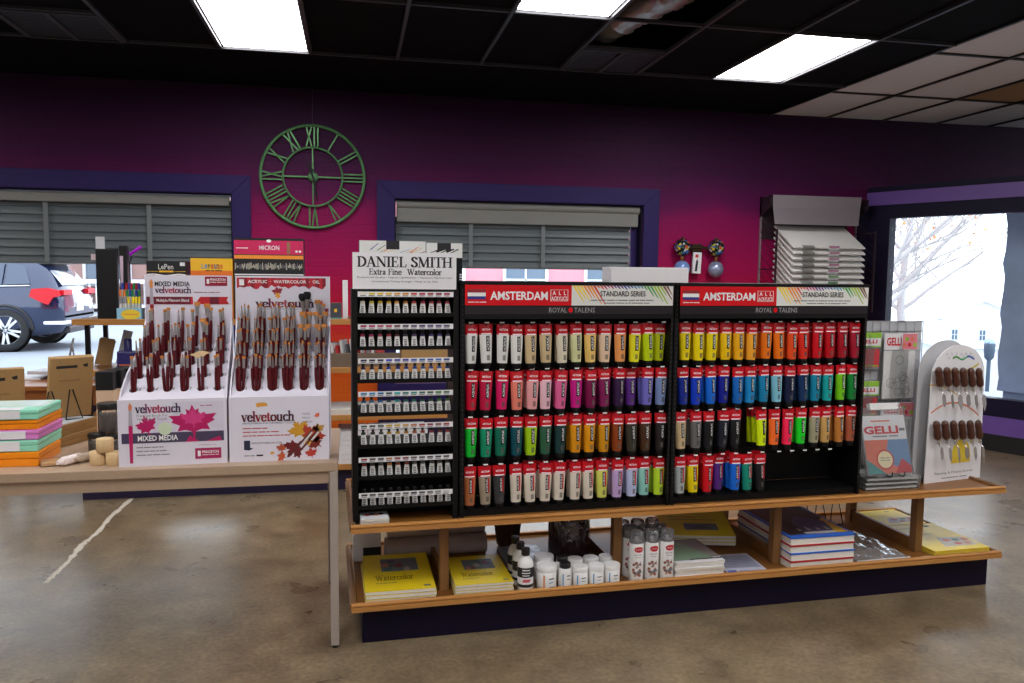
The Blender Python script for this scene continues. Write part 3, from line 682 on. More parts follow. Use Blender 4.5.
for rk, row, spec in ROWS:
    cols_ = spec.split(); n = 0
    for k, c in enumerate(cols_):
        u = UX[rk][0] + UX[rk][1] * k
        HOOKS[rk].append((u, row))
        if c == '-': continue
        n += 1; base = c.rstrip('*'); extra = c.count('*'); nm = NM.get(base, base)
        sp = row == 3
        v0 = .045 + (.03 if (rk, row, k) in ((0, 1, 11), (1, 3, 3), (0, 0, 13)) else 0)
        z = ZT_[row] - HT
        place = '%s from left in %s row of %s rack' % (ORD[n - 1], RN[row], SIDE[rk])
        tube('%s acrylic paint tube, %s' % (nm, place), 'acrylic tubes at the front of the hooks', P(u + rnd.uniform(-.004, .004), v0, z + rnd.uniform(-.004, .002)) @ Matrix.Rotation(rnd.uniform(-.03, .035), 4, 'Y') @ Matrix.Rotation(rnd.uniform(-.12, .12), 4, 'Z'), base, sp)
        for e in range(extra):
            tube('%s tube hanging %sbehind the %s front tube, %s row of %s rack' % (nm, 'furthest ' if e else '', ORD[n - 1], RN[row], SIDE[rk]), 'acrylic tubes hanging behind the front ones',
                 P(u + rnd.uniform(-.006, .006), v0 + .042 * (e + 1), z + rnd.uniform(-.004, .004)) @ Matrix.Rotation(rnd.uniform(-.03, .03), 4, 'Y'), base, sp)
for k in range(7, 12): HOOKS[1].append((UX[1][0] + UX[1][1] * k + .02, 3))

# ------------------------------------------------------------------ the two acrylic racks with header signs
SIGNR = mat('sign_red', (212, 20, 30), .5, noise=.03, spec=.2); SIGNW = mat('sign_white', (226, 226, 222), .4, noise=.02)
RB = [col(*c) for c in ((246, 214, 60), (240, 150, 40), (216, 70, 40), (190, 50, 110), (110, 60, 140), (50, 80, 160), (60, 150, 190), (70, 160, 80), (160, 190, 60), (120, 80, 50))]
def rack(u0, u1, idx, label):
    t = thing('paint_rack', label, 'display rack', P(u0, 0, ZU), 'acrylic paint racks'); w = u1 - u0; H = 1.0015; D = .24
    b = MB().box(.0201, w - .0121, D - .014, D, .0301, H - .0121, BLACK); b.build('back_panel', t)
    for x in (0, w - .02):
        xx = x + (.008 if x else 0); s_ = MB(); s_.box(xx, x + .02, .012, D, 0, H - .012, BLACK, I4, .002)
        PX = mat('peg_hole', (70, 70, 74), .6)
        for k in range(44): s_.rect(x + .0095, .06 + k * .021, x + .0125, .067 + k * .021, PX, FV(0, .0115, 0), 0)
        s_.build('side_panel', t)
    MB().box(0, w, .0, D, H - .012, H, BLACK).build('top_panel', t)
    MB().box(.0205, w - .0125, .03, D - .015, 0, .03, BLACK).build('bottom_panel', t)
    s_ = MB(); T = FV(.016, -.005, .902); sw = w - .03; sh = .085; m0 = sw * .497
    s_.box(.016, .016 + sw, -.0045, .0, .845, .99, BLACK); s_.rect(0, 0, m0, sh, SIGNR, T); s_.rect(m0, 0, sw, sh, SIGNW, T)
    s_.rect(0, -.036, sw, -.004, mat('dark_sign_strip', (34, 30, 34), .3), T, .0001)
    T2 = T @ Matrix.Translation((0, 0, .0005))
    fx, fy, fw, fh = sw * .012, sh * .3, sw * .082, sh * .13
    s_.rect(fx, fy, fx + fw, fy + fh * 1.1, BLUEC, T2); s_.rect(fx, fy + fh * 1.1, fx + fw, fy + fh * 2.5, WINK, T2); s_.rect(fx, fy + fh * 2.5, fx + fw, fy + fh * 3.8, col(150, 30, 40), T2)
    s_.lines([7, 4, 7], fx + .002, sh * .12, fw, sh * .08, WINK, T2)
    s_.text('AMSTERDAM', sw * .115, sh * .27, sw * .268, sh * .42, WINK, T2, bold=.045)
    s_.text('A  L  L', sw * .405, sh * .52, sw * .065, sh * .2, WINK, T2, bold=.03); s_.text('ACRYLICS', sw * .4, sh * .25, sw * .075, sh * .2, WINK, T2, bold=.03)
    for a in ((.396, .22, .48, .235), (.396, .77, .48, .785), (.396, .22, .3985, .785), (.4775, .22, .48, .785)): s_.rect(sw * a[0], sh * a[1], sw * a[2], sh * a[3], WINK, T2)
    rr = random.Random(idx + 3)
    for k in range(30):   # rainbow brush strokes fanning across the white half
        x = sw * (.5 + .0165 * k); ci = min(9, int(k / 3)); x1 = x + sw * .06; top = sh * 1.0
        lo = sh * rr.uniform(.78, .9) if 6 < k < 22 else sh * rr.uniform(.05, .6)
        kk = (top - lo) / top
        if x < sw * .965: s_.poly([(x, top - .0006), (min(sw, x + sw * .013), top - .0006), (min(sw, x + sw * .013 + sw * .055 * kk), lo), (min(sw, x + sw * .008 + sw * .055 * kk), lo)], RB[ci], T2)
    s_.text('STANDARD SERIES', sw * .635, sh * .46, sw * .225, sh * .28, INK, T2, .0009, .03)
    s_.lines([6, 7, 7, 2, 9, 6, 3, 5, 7], sw * .59, sh * .22, sw * .31, sh * .1, GREYINK, T2, .0009)
    s_.lines([9, 7, 2, 2, 10, 5], sw * .66, sh * .08, sw * .22, sh * .09, GREYINK, T2, .0009)
    s_.text('ROYAL', sw * .39, -.03, sw * .085, .021, mat('silver_ink', (170, 170, 172), .4), T2); s_.text('TALENS', sw * .51, -.03, sw * .1, .021, MATS['silver_ink'], T2)
    disc(s_, sw * .493, -.0195, .01, .011, SIGNR, T2)
    s_.build('header_sign', t)
    hw = mat('hook_wire', (70, 70, 74), .35, .8)
    for u, row in HOOKS[idx]:
        h = MB(); z = ZT_[row] - ZU - .009; x = u - u0
        h.tube([(x, D - .015, z), (x, .045, z), (x, .034, z + .004), (x, .031, z + .018)], .0018, hw, 5)
        h.box(x - .010, x + .010, .029, .031, z + .0135, z + .019, WINK)
        h.build('hook', t)
rack(.407, 1.362, 0, 'left black rack of pale, pink and green acrylic tubes under a red sign')
rack(1.367, 2.345, 1, 'right black rack of yellow, red and blue acrylic tubes under a red sign')

# ------------------------------------------------------------------ watercolour rack
t = thing('watercolor_rack', 'narrow black rack of tiny watercolour tubes under the white serif sign', 'display rack', P(-.035, 0, ZU)); W = .435
for x in (0, W - .022): MB().box(x, x + .022, .01, .17, 0, .968, BLACK, I4, .002).build('side_panel', t)
MB().box(.0225, W - .0225, .01, .168, .955, .968, BLACK).build('top_panel', t)
MB().box(.0225, W - .0225, .155, .168, .72, .954, BLACK).build('back_panel', t)
MB().box(.0225, W - .0225, .155, .168, .0, .3, BLACK).build('back_panel', t)
s_ = MB(); T = FV(.004, -.003, .967); sw, sh = .418, .146
s_.box(.004, .004 + sw, -.0025, .002, .967, .967 + sh, WHITE)
s_.serif('DANIEL SMITH', sw * .045, sh * .615, sw * .915, sh * .27, INK, T, .0004, (.2, .075))
s_.serif('Extra Fine', sw * .155, sh * .4, sw * .31, sh * .155, INK, T, .0004, (.17, .08)); s_.serif('Watercolor', sw * .52, sh * .4, sw * .335, sh * .155, INK, T, .0004, (.17, .08))
s_.text('Professional Quality • Highest Lightfastness • Maximum Pigment Load', sw * .045, sh * .285, sw * .91, sh * .06, INK, T); s_.text('Unsurpassed Tinting Strength • Made in the USA', sw * .18, sh * .175, sw * .64, sh * .06, INK, T)
s_.build('header_sign', t)
WC = [['e8e0c8', 'e6d23a', 'e8c81e', 'e8c010', 'e8a43c', 'e09020', 'd04030', 'b43040', 'a83038', '8c2030', 'b02848'],
      ['a01c44', 'b42868', 'b84a68', 'b82c50', '6a3038', '4a3850', '5a4470', '40306a', '4c3a78', '584088', '4a3a60'],
      ['2c2c50', '30303c', '2c3048', '2c48c0', '2c38a0', '2a3498', '2850c0', '3868b0', '4858b0', '4870c0', '305090'],
      ['3070a0', '3c88b8', '3070b0', '405860', '30a8a8', '307870', '409088', '307060', '306048', '38803c', '507048'],
      ['3a5040', '404840', '405048', 'c8a020', 'd0a830', 'c89040', 'b06838', 'a04030', '903848', '804038', 'a03028'],
      ['902820', '483838', '404040', 'b87830', '904838', '883830', '605850', '585858', '504848', '484848', '444448'],
      ['383838', '404444', '484848', '505050', '585858', '606060', '383840', '404048', '686868', '909090', 'c8c8c8']]
NMW = ['yellow and red', 'crimson and violet', 'blue', 'blue green', 'green and earth', 'earth brown', 'grey and black']
zs = [1.441, 1.318, 1.171, 1.029, .889, .754, .615]; ZROW = [1.371, 1.236, 1.101, .964, .831, .7, .575]; ZSTR = [1.44, 1.309, 1.17, 1.034, .9, .763, .614]
def hexc(h): return tuple(int(h[i:i + 2], 16) for i in (0, 2, 4))
for r in range(7):
    z = ZROW[r] - ZU
    tr_ = MB(); T = TR(0, 0, z, 0, radians(6))
    tr_.box(.0225, W - .0225, .016, .15, -.006, -.001, BLACK, T); tr_.box(.0225, W - .0225, .012, .0155, -.014, .002, BLACK, T)
    tro = tr_.build('tray', t)
    s_ = MB(); zz = ZSTR[r] - ZU; s_.box(.024, W - .024, .002, .005, zz, zz + .021, WHITE)
    for k in range(11):
        x = .034 + .0338 * k; s_.rect(x, .009, x + .024, .017, col(*hexc(WC[r][k])), FV(0, .0019, zz), .0004); s_.rect(x, .003, x + .022, .0065, GREYINK, FV(0, .0019, zz), .0004)
    s_.build('label_strip', t)
b = MB()
def wring(z, w, d): return [(w * cos(2 * pi * i / 12), d * sin(2 * pi * i / 12), z) for i in range(12)]
b.loft([wring(0, .0125, .004), wring(.014, .012, .006), wring(.032, .0105, .008), wring(.041, .0095, .0085)], WHITEP)
LT = mat('tiny_label_print', (120, 118, 122), .6)
for k in range(4): b.rect(-.0065, .005 + k * .007, .005, .0085 + k * .007, LT, FV(0, -.0096, 0))
m_wb = b.mesh('tube_body')
m_wc = MB().loft([wring(.0412, .0096, .0086), wring(.051, .009, .0083)], REDT).mesh('colour_band')
m_wk = MB().lathe([(.005, .0512), (.0052, .058), (.007, .0585), (.007, .068), (.006, .069)], BLACKP, I4, 10).mesh('cap')
for r in range(7):
    for k in range(11):
        w = thing('watercolor_tube', 'tiny white watercolour tube, %s from left in %s row of the narrow rack' % (ORD[k], ORD[r]), 'paint tube', P(.001 + .0007 * r + .0348 * k + .008, .03, ZROW[r]) @ Matrix.Rotation(radians(-7), 4, 'X') @ Matrix.Rotation(random.uniform(-.05, .05), 4, 'Y'), 'watercolour tubes in the narrow rack')
        ob('tube_body', m_wb, w); ob('colour_band', recolor(m_wc, mat('band_' + WC[r][k], hexc(WC[r][k]), .4)), w); ob('cap', m_wk, w)
# things around the racks
def carton(name, label, cat, T, w, d, h, m, deco=None, group=None, bev=.002):
    t = thing(name, label, cat, T, group); MB().box(0, w, 0, d, 0, h, m, I4, bev).build('box', t)
    if deco:
        b = MB(); deco(b, w, h); b.build('printed_panel', t)
    return t
PENC = [col(*c) for c in ((60, 80, 150), (90, 140, 190), (90, 110, 60), (210, 160, 60), (220, 110, 50), (230, 180, 90), (60, 60, 64), (170, 70, 50))]
def deco1(b, w, h):
    T = FV(0, -.0003, 0); z = h * .68
    b.rect(0, z, w, h, SIGNW, T, .0002); b.rect(0, 0, w, z, BLACK, T, .0002)
    rr = random.Random(2)
    for k in range(16):
        x = w * (.15 + .05 * k); y = z + (h - z) * rr.uniform(.1, .4); a = rr.uniform(.2, .7); l = w * .16
        if k in (6, 7, 8): continue
        b.poly([(x, y), (x + .006, y), (min(w, x + l * cos(a)) + .004, min(h, y + l * sin(a))), (min(w, x + l * cos(a)), min(h, y + l * sin(a)))], PENC[k % 8], T, .0005)
    b.rect(w * .4, h * .82, w * .6, h, INK, T, .0006)
    b.lines([8, 7], w * .05, z * .82, w * .9, z * .14, YEL, T, .0006)
def deco2(b, w, h):
    T = FV(0, -.0003, 0); z = h * .68
    b.rect(0, z, w, h, SIGNW, T, .0002); b.rect(0, 0, w, z, BLACK, T, .0002)
    for k in range(5): b.poly([(w * (.1 + .14 * k), z + .02 + .01 * (k % 2)), (w * (.15 + .14 * k), z + .02), (w * (.42 + .12 * k), z + .034), (w * (.4 + .12 * k), z + .038)], INK, T, .0005)
    b.rect(w * .3, h * .85, w * .68, h, INK, T, .0006)
    for k in range(6): b.rect(w * .92, h * (.02 + .055 * k), w * 1.0, h * (.05 + .055 * k), WHITE, T, .0006)
carton('pencil_box', 'white pencil set box with coloured strokes standing behind the serif sign', 'box', P(.0, .09, 1.4735), .272, .05, .195, BLACK, deco1)
carton('charcoal_box', 'smaller white and black pencil box right of the coloured one, behind the sign', 'box', P(.275, .09, 1.4735), .152, .05, .19, BLACK, deco2)
carton('white_carton', 'long plain white carton lying on top of the acrylic racks', 'box', P(1.062, .002, 1.5065), .36, .12, .066, WHITE)
t = thing('leaflet_stack', 'small stack of white leaflets at the foot of the narrow rack', 'leaflets', P(-.005, -.02, ZU)); b = MB()
for k in range(6): b.box(random.uniform(-.003, .003), .115, random.uniform(-.003, .003), .12, .0045 * k, .0045 * k + .004, PAPER)
b.build('sheets', t); b = MB()
T = TR(0, 0, .0275); b.rect(0, 0, .114, .118, WHITE, T)
for k, c in enumerate(((180, 40, 40), (60, 60, 70), (200, 120, 60), (90, 40, 50))): disc(b, .03 + .018 * k, .06 + .006 * (k % 2), .012, .014, col(*c), T)
b.build('printed_cover', t)
# ------------------------------------------------------------------ right end of the upper shelf
RED = col(206, 30, 44); GELG = col(150, 200, 60); TEAL = col(60, 150, 150); CORAL = col(224, 120, 92); PINKP = col(226, 130, 140)
WIRE = mat('pale_grey_wire', (176, 176, 180), .4, .4)
t = thing('grid_panel', 'pale grey wire grid panel holding clear packets behind the right rack end', 'display panel', P(2.4, .3, ZU))
b = MB(); gw, gh = .5, .81
for k in range(11): b.tube([(gw * k / 10, 0, .0), (gw * k / 10, 0, gh)], .0022, WIRE, 5)
for k in range(17): b.tube([(0, .004, gh * k / 16), (gw, .004, gh * k / 16)], .0022, WIRE, 5)
b.build('wire_grid', t)
MB().box(0, gw, .008, .011, 0, gh, mat('grey_backing', (186, 188, 192), .6, noise=.02)).build('backing_board', t)
MB().box(0, .03, -.02, .12, 0, .008, WIRE).box(gw - .03, gw, -.02, .12, 0, .008, WIRE).build('foot', t)
def packet(name, label, x, z, w, h, hh, kind, group):
    t = thing(name, label, 'packet', P(2.4 + x, .276, ZU + z), group)
    b = MB(); n = 6
    b.loft([[(0, .002, zz), (w / 2, -.003 - d, zz), (w, .002, zz), (w, .006, zz), (0, .006, zz)] for zz, d in ((0, 0), (.01, .006), (h * .5, .008), (h - .01, .006), (h, 0))], CLEAR, I4, True, False)
    b.build('sleeve', t)
    b = MB(); T = FV(0, -.0045, 0)
    if kind:
        b.box(.006, w - .006, -.004, .0015, .012, h - hh - .004, mat('embossed_white', (224, 224, 222), .45, bump=.6, scale=60, noise=.05))
        em = mat('embossed_line', (176, 176, 178), .5); rr = random.Random(9)
        if kind == 1:
            for k in range(14):
                cx = rr.uniform(.04, w - .04); cz = rr.uniform(.04, h - hh - .04); r = rr.uniform(.012, .03)
                b.tube([(cx + r * cos(a * pi / 6), -.0045, cz + r * sin(a * pi / 6)) for a in range(12)], .002, em, 4, closed=True)
        else:
            for k in range(9): b.box(.012 + k * (w - .024) / 9, .012 + k * (w - .024) / 9 + .012, -.0055, -.004, .02, h - hh - .012, em)
    else:
        b.box(.006, w - .006, -.004, .0015, .012, h - hh - .01, mat('red_gel_plate', (206, 62, 72), .35, noise=.03))
        b.rect(.012, .016, w - .012, .022, GELG, T)
    b.build('sheet', t)
    b = MB(); z0 = h - hh; b.box(.002, w - .002, -.008, -.0045, z0, h, GELG if not kind else WHITE); T = FV(0, -.0082, z0)
    if kind:
        b.rect(w * .55, .002, w - .003, hh - .002, PINKP, T, .0002); b.rect(.003, .002, w * .55, hh - .002, WHITE, T, .0002)
        for k in range(5): disc(b, w * (.6 + .08 * k), hh * (.3 + .35 * (k % 2)), .011, .011, (CORAL, GELG, RED)[k % 3], T, .0005, 10)
        b.text('GELLI', w * .08, hh * .25, w * .44, hh * .5, RED, T, .0007, .06)
    else:
        b.rect(.004, hh * .1, w - .004, hh * .62, WHITE, T, .0003); b.text('GELLI', w * .1, hh * .26, w * .72, hh * .26, RED, T, .0006, .06)
    b.build('header_card', t)
packet('printing_plate', 'upper green-headed packet with a red plate beside the right rack', .09, .565, .14, .19, .075, 0, 'green headed packets')
packet('printing_plate', 'lower green-headed packet with a red plate beside the right rack', .09, .315, .14, .19, .075, 0, 'green headed packets')
packet('stencil_packet', 'large clear packet with an embossed white circle-pattern sheet, upper right of the grid panel', .245, .40, .2, .35, .085, 1, 'embossed sheet packets')
packet('stencil_packet', 'clear packet with a ribbed white sheet, lower right of the grid panel', .245, .03, .2, .36, .075, 2, 'embossed sheet packets')
for k in range(3):
    t = thing('clear_box', 'shallow clear plastic box, %s in the stack under the printing kit' % ['lowest', 'middle one', 'topmost'][k], 'box', P(2.405 + .006 * k, .045 + .004 * k, ZU + .0205 * k), 'shallow clear boxes')
    b = MB(); b.box(0, .31, 0, .2, 0, .019, CLEAR, I4, .004); b.build('case', t); MB().box(.01, .3, .01, .19, .003, .012, mat('pale_gel_sheet', (206, 204, 200), .4)).build('sheet', t)
t = thing('display_easel', 'small black wire easel under the printing kit', 'easel', P(2.49, .06, ZU + .063)); b = MB()
for x in (.05, .12):
    b.tube([(x, .1, .002), (x, -.02, .002), (x, -.03, .012), (x, -.03, .03)], .0028, BLACK, 6); b.tube([(x, .005, .002), (x, .075, .2)], .0028, BLACK, 6)
b.tube([(.05, .075, .2), (.085, .082, .22), (.12, .075, .2)], .0028, BLACK, 6); b.build('wire_frame', t)
t = thing('printing_kit', 'clear-fronted printing kit with big red letters leaning on the small easel', 'art kit', P(2.42, .05, ZU + .07) @ Matrix.Rotation(radians(-17), 4, 'X')); kw, kh = .265, .335
MB().box(0, kw, 0, .02, 0, kh, CLEAR, I4, .004).build('case', t)
b = MB(); b.box(.01, kw - .01, .003, .017, .01, kh - .04, WHITE); T = FV(.01, .0028, .01); w, h = kw - .02, kh - .05
b.rect(0, 0, w, h * .58, CORAL, T, .0002); b.poly([(w * .4, h * .2), (w, h * .02), (w, h * .58), (w * .55, h * .58)], col(110, 150, 190), T, .0004); b.poly([(0, 0), (w * .4, 0), (0, h * .25)], TEAL, T, .0005)
b.poly([(w * .62, 0), (w, 0), (w, h * .12), (w * .8, h * .25)], RED, T, .0005); b.poly([(0, h * .58), (w, h * .66), (w, h), (0, h)], WHITE, T, .0006)
b.text('GELLI', w * .02, h * .68, w * .8, h * .14, RED, T, .0009, .07); b.lines([4], w * .84, h * .7, w * .13, h * .1, GREYINK, T, .0009)
b.lines([8, 5], w * .2, h * .62, w * .6, h * .04, GREYINK, T, .0009); b.lines([11], w * .2, h * .88, w * .45, h * .05, CORAL, T, .0009)
disc(b, w * .42, h * .24, w * .2, w * .2, RED, T, .0007, 24); disc(b, w * .42, h * .24, w * .17, w * .17, col(244, 230, 190), T, .0009, 24)
b.lines([5, 4], w * .31, h * .255, w * .22, h * .025, GREYINK, T, .0011); b.lines([4, 3, 4], w * .31, h * .215, w * .22, h * .025, GREYINK, T, .0011)
b.build('insert', t)
MB().box(kw * .25, kw * .85, -.004, .024, kh - .012, kh + .022, WHITEP, I4, .004).build('hang_tab', t)
# palette knife card
KT = P(2.792, .108, ZU, radians(9)); kw, kh = .4, .7
t = thing('knife_display', 'round-topped white display card holding wooden palette knives at the shelf end', 'display card', KT)
def cardpts(w, h, k=.94):
    r = w * k / 2; c = w / 2; z = h - r * .85
    return [(0, 0), (w, 0), (c + r, z)] + [(c + r * cos(pi * i / 16), z + r * .85 * sin(pi * i / 16)) for i in range(1, 16)] + [(c - r, z)]
b = MB(); b.prism(cardpts(kw, kh), -.004, 0, WHITE, FV())
T = FV(0, -.0003, 0); YO = col(232, 204, 60); 
disc(b, kw * .62, .115, .07, .1, YO, T, .0003); b.poly([(kw * .3, .09), (kw * .98, .09), (kw * .98, .01), (kw * .3, .01)], WHITE, T, .0005)
for (x0, y0, x1, y1, bow, m, wd) in ((.02, .36, .36, .33, .06, col(214, 120, 84), .004), (.0, .5, .2, .44, .02, col(236, 190, 90), .003), (.1, .585, .34, .6, -.03, col(206, 190, 90), .006)):
    for k in range(10):
        f = lambda q: (x0 + (x1 - x0) * q, y0 + (y1 - y0) * q + bow * 4 * q * (1 - q))
        p, q = f(k / 10), f((k + 1) / 10); b.poly([(p[0], p[1] - wd), (q[0], q[1] - wd), (q[0], q[1] + wd), (p[0], p[1] + wd)], m, T, .0006)
for k in range(12):
    m = [col(80, 150, 60), col(60, 160, 110), col(50, 90, 180)][k // 4]; p = (.15 + .013 * k, .632 + .008 * sin(k * .9)); q = (.15 + .013 * (k + 1), .632 + .008 * sin((k + 1) * .9))
    b.poly([(p[0], p[1] - .005), (q[0], q[1] - .005), (q[0], q[1] + .005), (p[0], p[1] + .005)], m, T, .0008)
for sx, wv in ((.1, .02), (.2, .015)):
    for k in range(14):
        p = (sx + .007 * k, .645 + wv * sin(k * 1.3) * .8); q = (sx + .007 * (k + 1), .645 + wv * sin((k + 1) * 1.3) * .8); b.poly([(p[0], p[1] - .0012), (q[0], q[1] - .0012), (q[0], q[1] + .0012), (p[0], p[1] + .0012)], INK, T, .001)
b.text('Painting & Palette Knives', .07, .035, .27, .016, INK, T, .0007); b.lines([11, 5], .12, .014, .18, .009, GREYINK, T, .0007)
b.build('front_card', t)
MB().prism(cardpts(kw, kh + .02), -.064, -.06, mat('grey_card_back', (190, 190, 192), .6, noise=.02), FV(-.02, 0, 0)).build('back_card', t)
b = MB()
for x in (.06, kw - .06): b.box(x - .02, x + .02, .0045, .0595, .02, .023, WHITE)
b.build('brace', t)
WALN = wood('walnut_handle', (92, 50, 34), (56, 28, 18), .35, 2, 20)
rr = random.Random(4)
for row, z0, nm in ((0, .595, 'upper'), (1, .325, 'lower')):
    for k in range(6):
        x = .022 + .057 * k if row == 0 else .028 + .0595 * k
        K = KT @ TR(x, -.026, z0 - .003 * k, 0, 0, radians(-13))
        kn = thing('palette_knife', 'wooden-handled palette knife, %s from left in the %s row of the round-topped card' % (ORD[k], nm), 'palette knife', K, 'palette knives on the card')
        b = MB(); b.lathe([(.008, 0), (.016, -.006), (.0205, -.02), (.018, -.045), (.021, -.075), (.0185, -.092), (.009, -.1)], WALN, I4, 12, 1, .75); b.build('handle', kn)
        kn.children[-1].data.flip_normals()
        MB().lathe([(.0085, -.122), (.0085, -.0985)], CHROME, I4, 10).build('ferrule', kn)
        bl = MB(); bl.tube([(0, 0, -.12), (0, -.004, -.132), (0, -.012, -.14)], .003, CHROME, 6)
        wv = [.011, .008, .014, .012, .009, .013][(k + row * 2) % 6]
        bl.prism([(-.004, 0), (-wv, -.015), (-wv, -.05), (-wv * .2, -.07 - .01 * (k % 3)), (wv, -.055), (wv, -.012), (.004, 0)], -.0006, .0006, CHROME, TR(0, -.013, -.138) @ Matrix.Rotation(radians(rr.uniform(-12, 12)), 4, 'Z') @ FACE)
        bl.build('blade', kn)
        b = MB(); b.tube([(0, .0225, -.012), (0, -.014, -.012), (0, -.016, -.004)], .0015, CHROME, 5); b.build('hook', kn)

# ------------------------------------------------------------------ lower shelf
PIC = [col(*c) for c in ((110, 120, 130), (140, 60, 70), (70, 110, 110), (180, 170, 160), (90, 80, 110), (200, 120, 110))]
def pad(label, T, w, d, h, title, seed, group='yellow watercolour pads', back=False, edge=None):
    t = thing('watercolor_pad', label, 'paper pad', T, group); b = MB()
    b.box(0, w, 0, d, .0012, h - .0015, edge or PAPER); b.build('pages', t)
    b = MB(); b.box(-.001, w + .001, -.001, d + .001, h - .0014, h, YEL); b.box(-.001, w + .001, -.001, d + .001, 0, .0011, mat('grey_board', (150, 146, 138), .8)); b.box(-.001, w + .001, d + .0005, d + .003, 0, h, mat('spine_dark', (60, 54, 50), .7)) if back else None
    if title:
        T2 = TR(0, 0, h); rr = random.Random(seed)
        b.rect(w * .26, d * .5, w * .82, d * .86, PIC[0], T2, .0002)
        for k in range(9): disc(b, w * (.32 + .43 * rr.random()), d * (.55 + .24 * rr.random()), w * rr.uniform(.03, .07), d * rr.uniform(.04, .07), PIC[k % 6], T2, .0004 + .00005 * k, 12)
        b.serif('Watercolor', w * .16, d * .27, w * .56, d * .13, col(110, 70, 20), T2, .0004, (.13, .07))
        b.lines([4, 4, 6, 3, 6], w * .16, d * .18, w * .3, d * .03, GREYINK, T2, .0004)
        b.rect(w * .84, d * .06, w * .94, d * .1, GREYINK, T2, .0004)
    b.build('cover', t); return t
for i, (dz, l) in enumerate(((0, 'bottom'), (.0165, 'middle'), (.0325, 'top'))):
    pad('large yellow watercolour pad at the shelf left end, %s of its stack' % l, P(.012 + .003 * (i % 2), -.022 + .004 * i, ZL + dz, radians(-.6 * i)), .292, .43, .0155, i == 2, 1)
for i in range(4):
    pad('smaller yellow watercolour pad beside the first oak post, %s of its stack' % ['lowest', 'second lowest', 'second from top', 'top'][i], P(.386 + .003 * (i % 2), -.022, ZL + .0125 * i, radians(-1.2 + .3 * i)), .25, .335, .0118, i == 3, 2)
# wrapped rolls and cartons at the back left
RG = mat('grey_wrapped_roll', (186, 170, 164), .6, scale=10, noise=.15)
for i, (u0, u1, v, z, r, l) in enumerate(((.13, .62, .5, ZL + .0505, .05, 'long grey wrapped paper roll lying at the back of the lower shelf, underneath'), (.14, .61, .502, ZL + .145, .044, 'long grey wrapped paper roll lying on top of the other roll at the back'))):
    t = thing('paper_roll', l, 'paper roll', P(u0, v, z), 'grey wrapped paper rolls'); L_ = u1 - u0
    YZT = Matrix(((0, 0, 1, 0), (1, 0, 0, 0), (0, 1, 0, 0), (0, 0, 0, 1)))
    MB().lathe([(r, 0), (r, L_)], RG, YZT, 18).build('wrapper', t)
    MB().lathe([(r * .55, -.004), (r * .55, L_ + .004)], PAPER, YZT, 14).build('core', t)
carton('small_carton', 'white carton with a black band at the back left end of the lower shelf', 'box', P(-.02, .48, ZL), .13, .1, .13, WHITE, lambda b, w, h: b.rect(w * .35, h * .05, w, h * .5, INK, FV(0, -.0003, 0), .0004))
t = thing('wrapped_paper_pack', 'flat blue-grey plastic wrapped pack lying behind the bottles', 'paper pack', P(.67, .2, ZL)); b = MB(); b.box(0, .2, 0, .27, 0, .03, mat('blue_grey_wrap', (136, 142, 160), .25, bump=.8, scale=14, noise=.2), I4, .006); b.build('pack', t)
b = MB(); rr = random.Random(8)
for k in range(12): x, y = rr.uniform(.03, .15), rr.uniform(.03, .24); b.poly([(x, y), (x + .03, y + rr.uniform(-.02, .02)), (x + .031, y + .004)], INK, TR(0, 0, .0303), .0003)
b.build('printed_marks', t)
# bottles
def bottle(label, T):
    t = thing('medium_bottle', label, 'bottle', T, 'white bottles with black labels'); b = MB()
    b.lathe([(.029, 0), (.032, .004), (.032, .108), (.0295, .122), (.021, .135), (.014, .141), (.014, .146)], WHITEP, I4, 20); b.build('bottle_body', t)
    b = MB(); pa = lambda x, z: (.0326 * sin(x), -.0326 * cos(x), z)
    def band(z0, z1, m, g=1.0):
        n = 12; vs = [Vector(pa(-1.5 + 3.0 * i / n, z)) * 1 for z in (z0, z1) for i in range(n + 1)]; vs = [Vector((v.x * g, v.y * g, v.z)) for v in vs]
        b.polys(vs, [(i, i + 1, n + 2 + i, n + 1 + i) for i in range(n)], m)
    band(.022, .034, INK); band(.034, .062, WHITE); band(.062, .102, INK)
    rap = lambda q: Vector((.0333 * sin(q[0] / .0326), -.0333 * cos(q[0] / .0326), q[1]))
    b.lines([5], -.016, .088, .032, .009, WINK, fn=rap); b.lines([7], -.018, .077, .036, .008, WINK, fn=rap); b.lines([6], -.016, .067, .03, .007, WINK, fn=rap)
    [b.polys([rap((-.016 + .03 * a_ + .005 * e_, .043 + .0125 * e_)) for a_, e_ in ((k / 5, 0), ((k + 1) / 5, 0), ((k + 1) / 5, 1), (k / 5, 1))], [range(4)], col(206, 90, 100)) for k in range(5)]; b.build('label', t)
    MB().lathe([(.0165, .1465), (.0175, .148), (.0175, .172), (.016, .175)], BLACKP, I4, 18).build('cap', t)
for i, l in enumerate(('front one of the row', 'middle of the row', 'furthest back of the row')):
    bottle('white bottle with black bands and black cap, ' + l, P(.694 - .004 * i, -.008 + .078 * i, ZL, radians(-8)) @ Matrix.Scale(1.07, 4))
